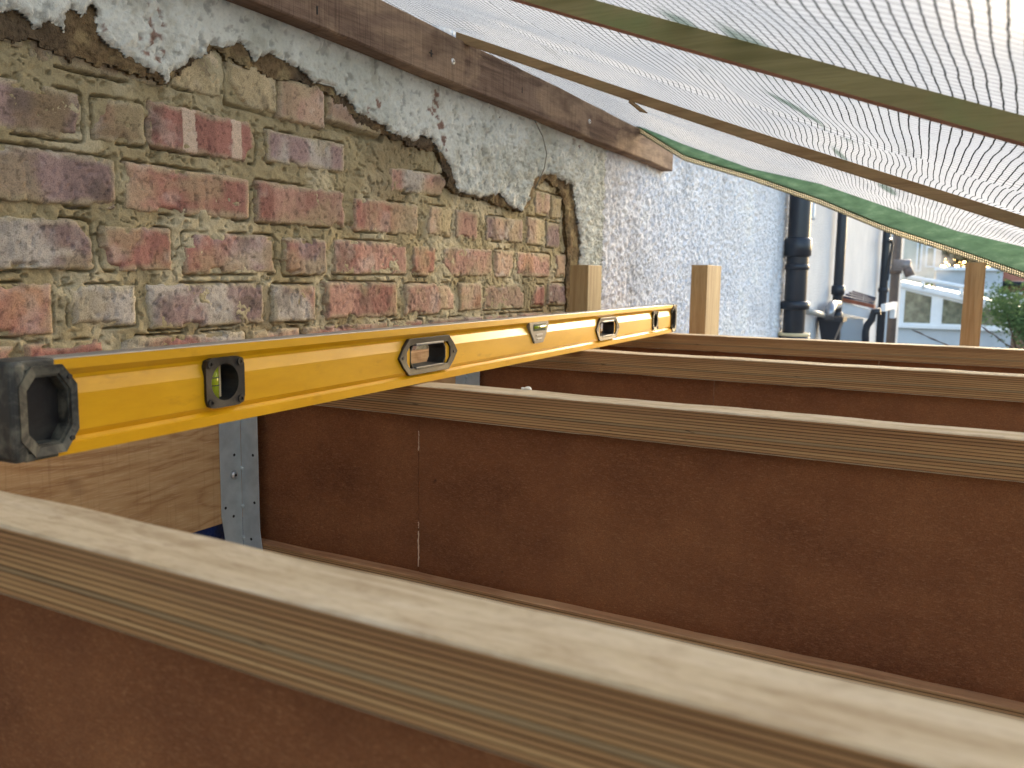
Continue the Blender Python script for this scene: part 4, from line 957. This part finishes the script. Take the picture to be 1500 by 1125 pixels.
box('back_wall', xl, xr, YC+2.3, YC+2.4, GZ, zs_+.1, BEIGE, cons, loc=CO)
# handrail above
rail = empty('white_railing', tuple(far(1400, 430, 14.2)), label='thin white railing above the conservatory roof', cat='railing')
ro = tuple(-v for v in rail.location)
tube('top_rail', [tuple(far(1330, 405, 14.2)), tuple(far(1420, 422, 14.2)), tuple(far(1530, 448, 14.2))], .035, WHITEP, rail, 10, loc=ro)
for u in (1352, 1408, 1456, 1474): 
    v = 405+(u-1330)*.205; tube('baluster', [tuple(far(u, v, 14.2)), tuple(far(u+1, v+14, 14.2))], .025, WHITEP, rail, 8, loc=ro)
for (u0, v0, u1, v1, lb) in ((1335, 483, 1392, 508, 'bare thin twig in front of the conservatory wall'), (1438, 478, 1482, 510, 'bare thin twig right of the post, before the shrub')):
    P = [far(u0+(u1-u0)*t+random.uniform(-1, 1), v0+(v1-v0)*t+random.uniform(-.7, .7), 9.0) for t in np.linspace(0, 1, 9)]
    tube('twig', [tuple(p) for p in P], [.004+.006*abs(math.sin(i*2.1)) for i in range(9)], simple('twig_bark', col(90, 72, 62), .9), n=6, label=lb, cat='twig')
# houses behind
def plain_house(name, u0, u1, vt, Y, mat, label, roof=None):
    a, c_ = far(u0, vt, Y), far(u1, vt, Y); r = empty(name, ((a[0]+c_[0])/2, Y, GZ), label=label, cat='house'); o_ = (-r.location[0], -Y, -GZ)
    box('wall', a[0], c_[0], Y, Y+4, GZ, a[2], mat, r, loc=o_)
    return r, a, c_, o_
r, a, c_, o_ = plain_house('pale_blue_house', 1372, 1470, 396, 22, GREYW, 'pale grey-blue house wall behind the conservatory roof')
box('parapet', a[0]-.05, c_[0]+.05, 21.9, 26, a[2]+.001, a[2]+.08, WHITEP, r, loc=o_); box('door_panel', far(1412, 420, 22)[0], far(1440, 420, 22)[0], 21.96, 21.995, GZ+1.2, a[2]-.2, GREYP, r, loc=o_)
r, a, c_, o_ = plain_house('beige_house', 1300, 1374, 330, 27, BEIGE, 'pale beige house with window behind the steam')
for (u0, u1, v0, v1) in ((1344, 1349, 352, 398), (1357, 1369, 360, 392)):
    p_, q_ = far(u0, v0, 26.95), far(u1, v1, 26.95); w_ = box('window', p_[0], q_[0], 26.93, 26.99, q_[2], p_[2], WHITEP, r, loc=o_); box('pane', p_[0]+.05, q_[0]-.05, 26.91, 26.94, q_[2]+.06, p_[2]-.06, GLASS, w_)
def brickmat():
    t = NT('far_brick'); bt = t.n('TexBrick'); t.l(t.coord('Object', (1, 1, 1), (math.pi/2, 0, 0)), bt.inputs[0]); bt.inputs['Scale'].default_value = 4.4
    bt.inputs['Color1'].default_value = col(150, 96, 76); bt.inputs['Color2'].default_value = col(126, 78, 64); bt.inputs['Mortar'].default_value = col(176, 164, 146)
    t.bsdf(bt.outputs[0], .9); return t.m
r, a, c_, o_ = plain_house('brick_house', 1464, 1720, 415, 24, brickmat(), 'far red brick house at the right edge under the netting')
zt_ = far(1480, 405, 24)[2]; b = bmesh.new(); prism(b, [(23.7, a[2]), (26, a[2]+1.2), (28.3, a[2])], 0, a[0]-.15, c_[0]+.1); recalc(b); obj('tiled_roof', b, TERRA, r, loc=o_)
tube('gutter', [(a[0]-.1, 23.72, a[2]), (c_[0], 23.72, a[2])], .06, BLKPIPE, r, 8, loc=o_); p_ = far(1468, 420, 23.85); tube('downpipe', [(p_[0], 23.9, a[2]), (p_[0], 23.9, GZ)], .05, BLKPIPE, r, 8, loc=o_)
for (u0, u1, v0, v1) in ((1478, 1496, 428, 446),):
    p_, q_ = far(u0, v0, 23.95), far(u1, v1, 23.95); w_ = box('window', p_[0], q_[0], 23.9, 23.99, q_[2], p_[2], WHITEP, r, loc=o_); box('pane', p_[0]+.05, q_[0]-.05, 23.87, 23.91, q_[2]+.05, p_[2]-.05, GLASS, w_)

# vegetation: trunk / stems + many leaf faces
def leafy(name, base, centre, rad, nleaf, size, cdark, clight, seed, label, cat, trunk_r=.05, nb=9):
    rs = random.Random(seed); root = empty(name, base, label=label, cat=cat); b = bmesh.new(); c = Vector(centre)-Vector(base)
    tube_bm(b, [(0, 0, 0), tuple(c*.5+Vector((.05, 0, 0))*rad[0]), tuple(c)], [trunk_r, trunk_r*.7, trunk_r*.3], 8)
    tips = []
    for i in range(nb):
        d = Vector((rs.gauss(0, 1)*rad[0], rs.gauss(0, 1)*rad[1], abs(rs.gauss(0, .8))*rad[2]))*.55; s = c*rs.uniform(.45, .95)
        tube_bm(b, [tuple(s), tuple(s+d*.5+Vector((0, 0, .1*rad[2]))), tuple(c+d)], [trunk_r*.4, trunk_r*.25, trunk_r*.1], 6); tips.append(c+d)
    recalc(b); obj('trunk', b, simple(name+'_bark', col(92, 74, 58), .9), root)
    V, Fc = [], []
    for i in range(nleaf):
        t = rs.choice(tips); p = t+Vector((rs.gauss(0, .26)*rad[0], rs.gauss(0, .26)*rad[1], rs.gauss(0, .26)*rad[2]))
        d = Vector((rs.gauss(0, 1), rs.gauss(0, 1), rs.gauss(0, .7))).normalized(); e = d.orthogonal().normalized(); e.rotate(Matrix.Rotation(rs.random()*6.28, 3, d)); s = size*rs.uniform(.6, 1.4)
        n = len(V); V += [p-d*s, p+e*s*.38, p+d*s, p-e*s*.38]; Fc.append((n, n+1, n+2, n+3))
    me = mesh('crown', V, Fc); t = NT(name+'_leaf'); nn = t.noise(3, None, 3, .6); cc = t.ramp(nn, [(.35, cdark), (.65, clight)])
    tr = t.n('BsdfTranslucent'); t.l(cc, tr.inputs[0]); df = t.n('BsdfDiffuse'); t.l(cc, df.inputs[0]); mx = t.n('MixShader'); mx.inputs[0].default_value = .7
    t.l(tr.outputs[0], mx.inputs[1]); t.l(df.outputs[0], mx.inputs[2]); t.l(mx.outputs[0], t.out.inputs[0])
    obj('crown', me, t.m, root)
q = far(1490, 488, 11); leafy('garden_shrub', (q[0]+.2, 11, GZ), (q[0]+.15, 11, q[2]+.0), (.42, .5, .42), 5200, .026, col(62, 84, 56), col(104, 126, 84), 3, 'dense dark green shrub at the right behind the farthest joist', 'shrub')
q = far(1350, 455, 15.8); leafy('potted_palm', (q[0], 15.8, GZ), (q[0], 15.8, q[2]), (.22, .25, .3), 260, .09, col(70, 82, 40), col(120, 130, 76), 5, 'spiky plant behind the left conservatory window', 'plant', .02)
q = far(1395, 368, 34); leafy('garden_tree', (q[0], 34, GZ), (q[0], 34, q[2]), (1.9, 1.5, 1.3), 6000, .17, col(120, 118, 92), col(176, 170, 140), 8, 'pale bare-looking tree beyond the beige house', 'tree', .12, 14)
q = far(1520, 400, 36); leafy('background_tree', (q[0]+1, 36, GZ), (q[0]+1, 36, q[2]+.8), (2.6, 2, 1.6), 3000, .14, col(70, 80, 50), col(120, 126, 84), 9, 'green tree behind the brick house at the right edge', 'tree', .15, 14)
# steam from the flue
q = far(1352, 388, 12.5); b = bmesh.new(); bmesh.ops.create_icosphere(b, subdivisions=3, radius=1)
for v in b.verts: v.co = Vector((v.co.x*.42, v.co.y*.3, v.co.z*.30))
t = NT('steam_volume'); pv = t.n('VolumePrincipled'); pv.inputs['Color'].default_value = (.98, .98, .98, 1)
nn = t.noise(4.5, None, 3, .6); vl = t.n('VectorMath', operation='LENGTH'); t.l(t.coord('Object', (2.4, 3.3, 3.3)), vl.inputs[0])
fall = t.math('SUBTRACT', 1.0, vl.outputs['Value'], clamp=True); dn = t.math('MULTIPLY', t.math('MULTIPLY', fall, t.ramp(nn, [(.42, (0, 0, 0)), (.68, (1, 1, 1))])), 7.0)
t.l(dn, pv.inputs['Density']); t.l(pv.outputs[0], t.out.inputs['Volume'])
obj('steam', b, t.m, loc=tuple(q), kind='stuff', label='faint white steam puff drifting from the boiler flue', cat='steam')
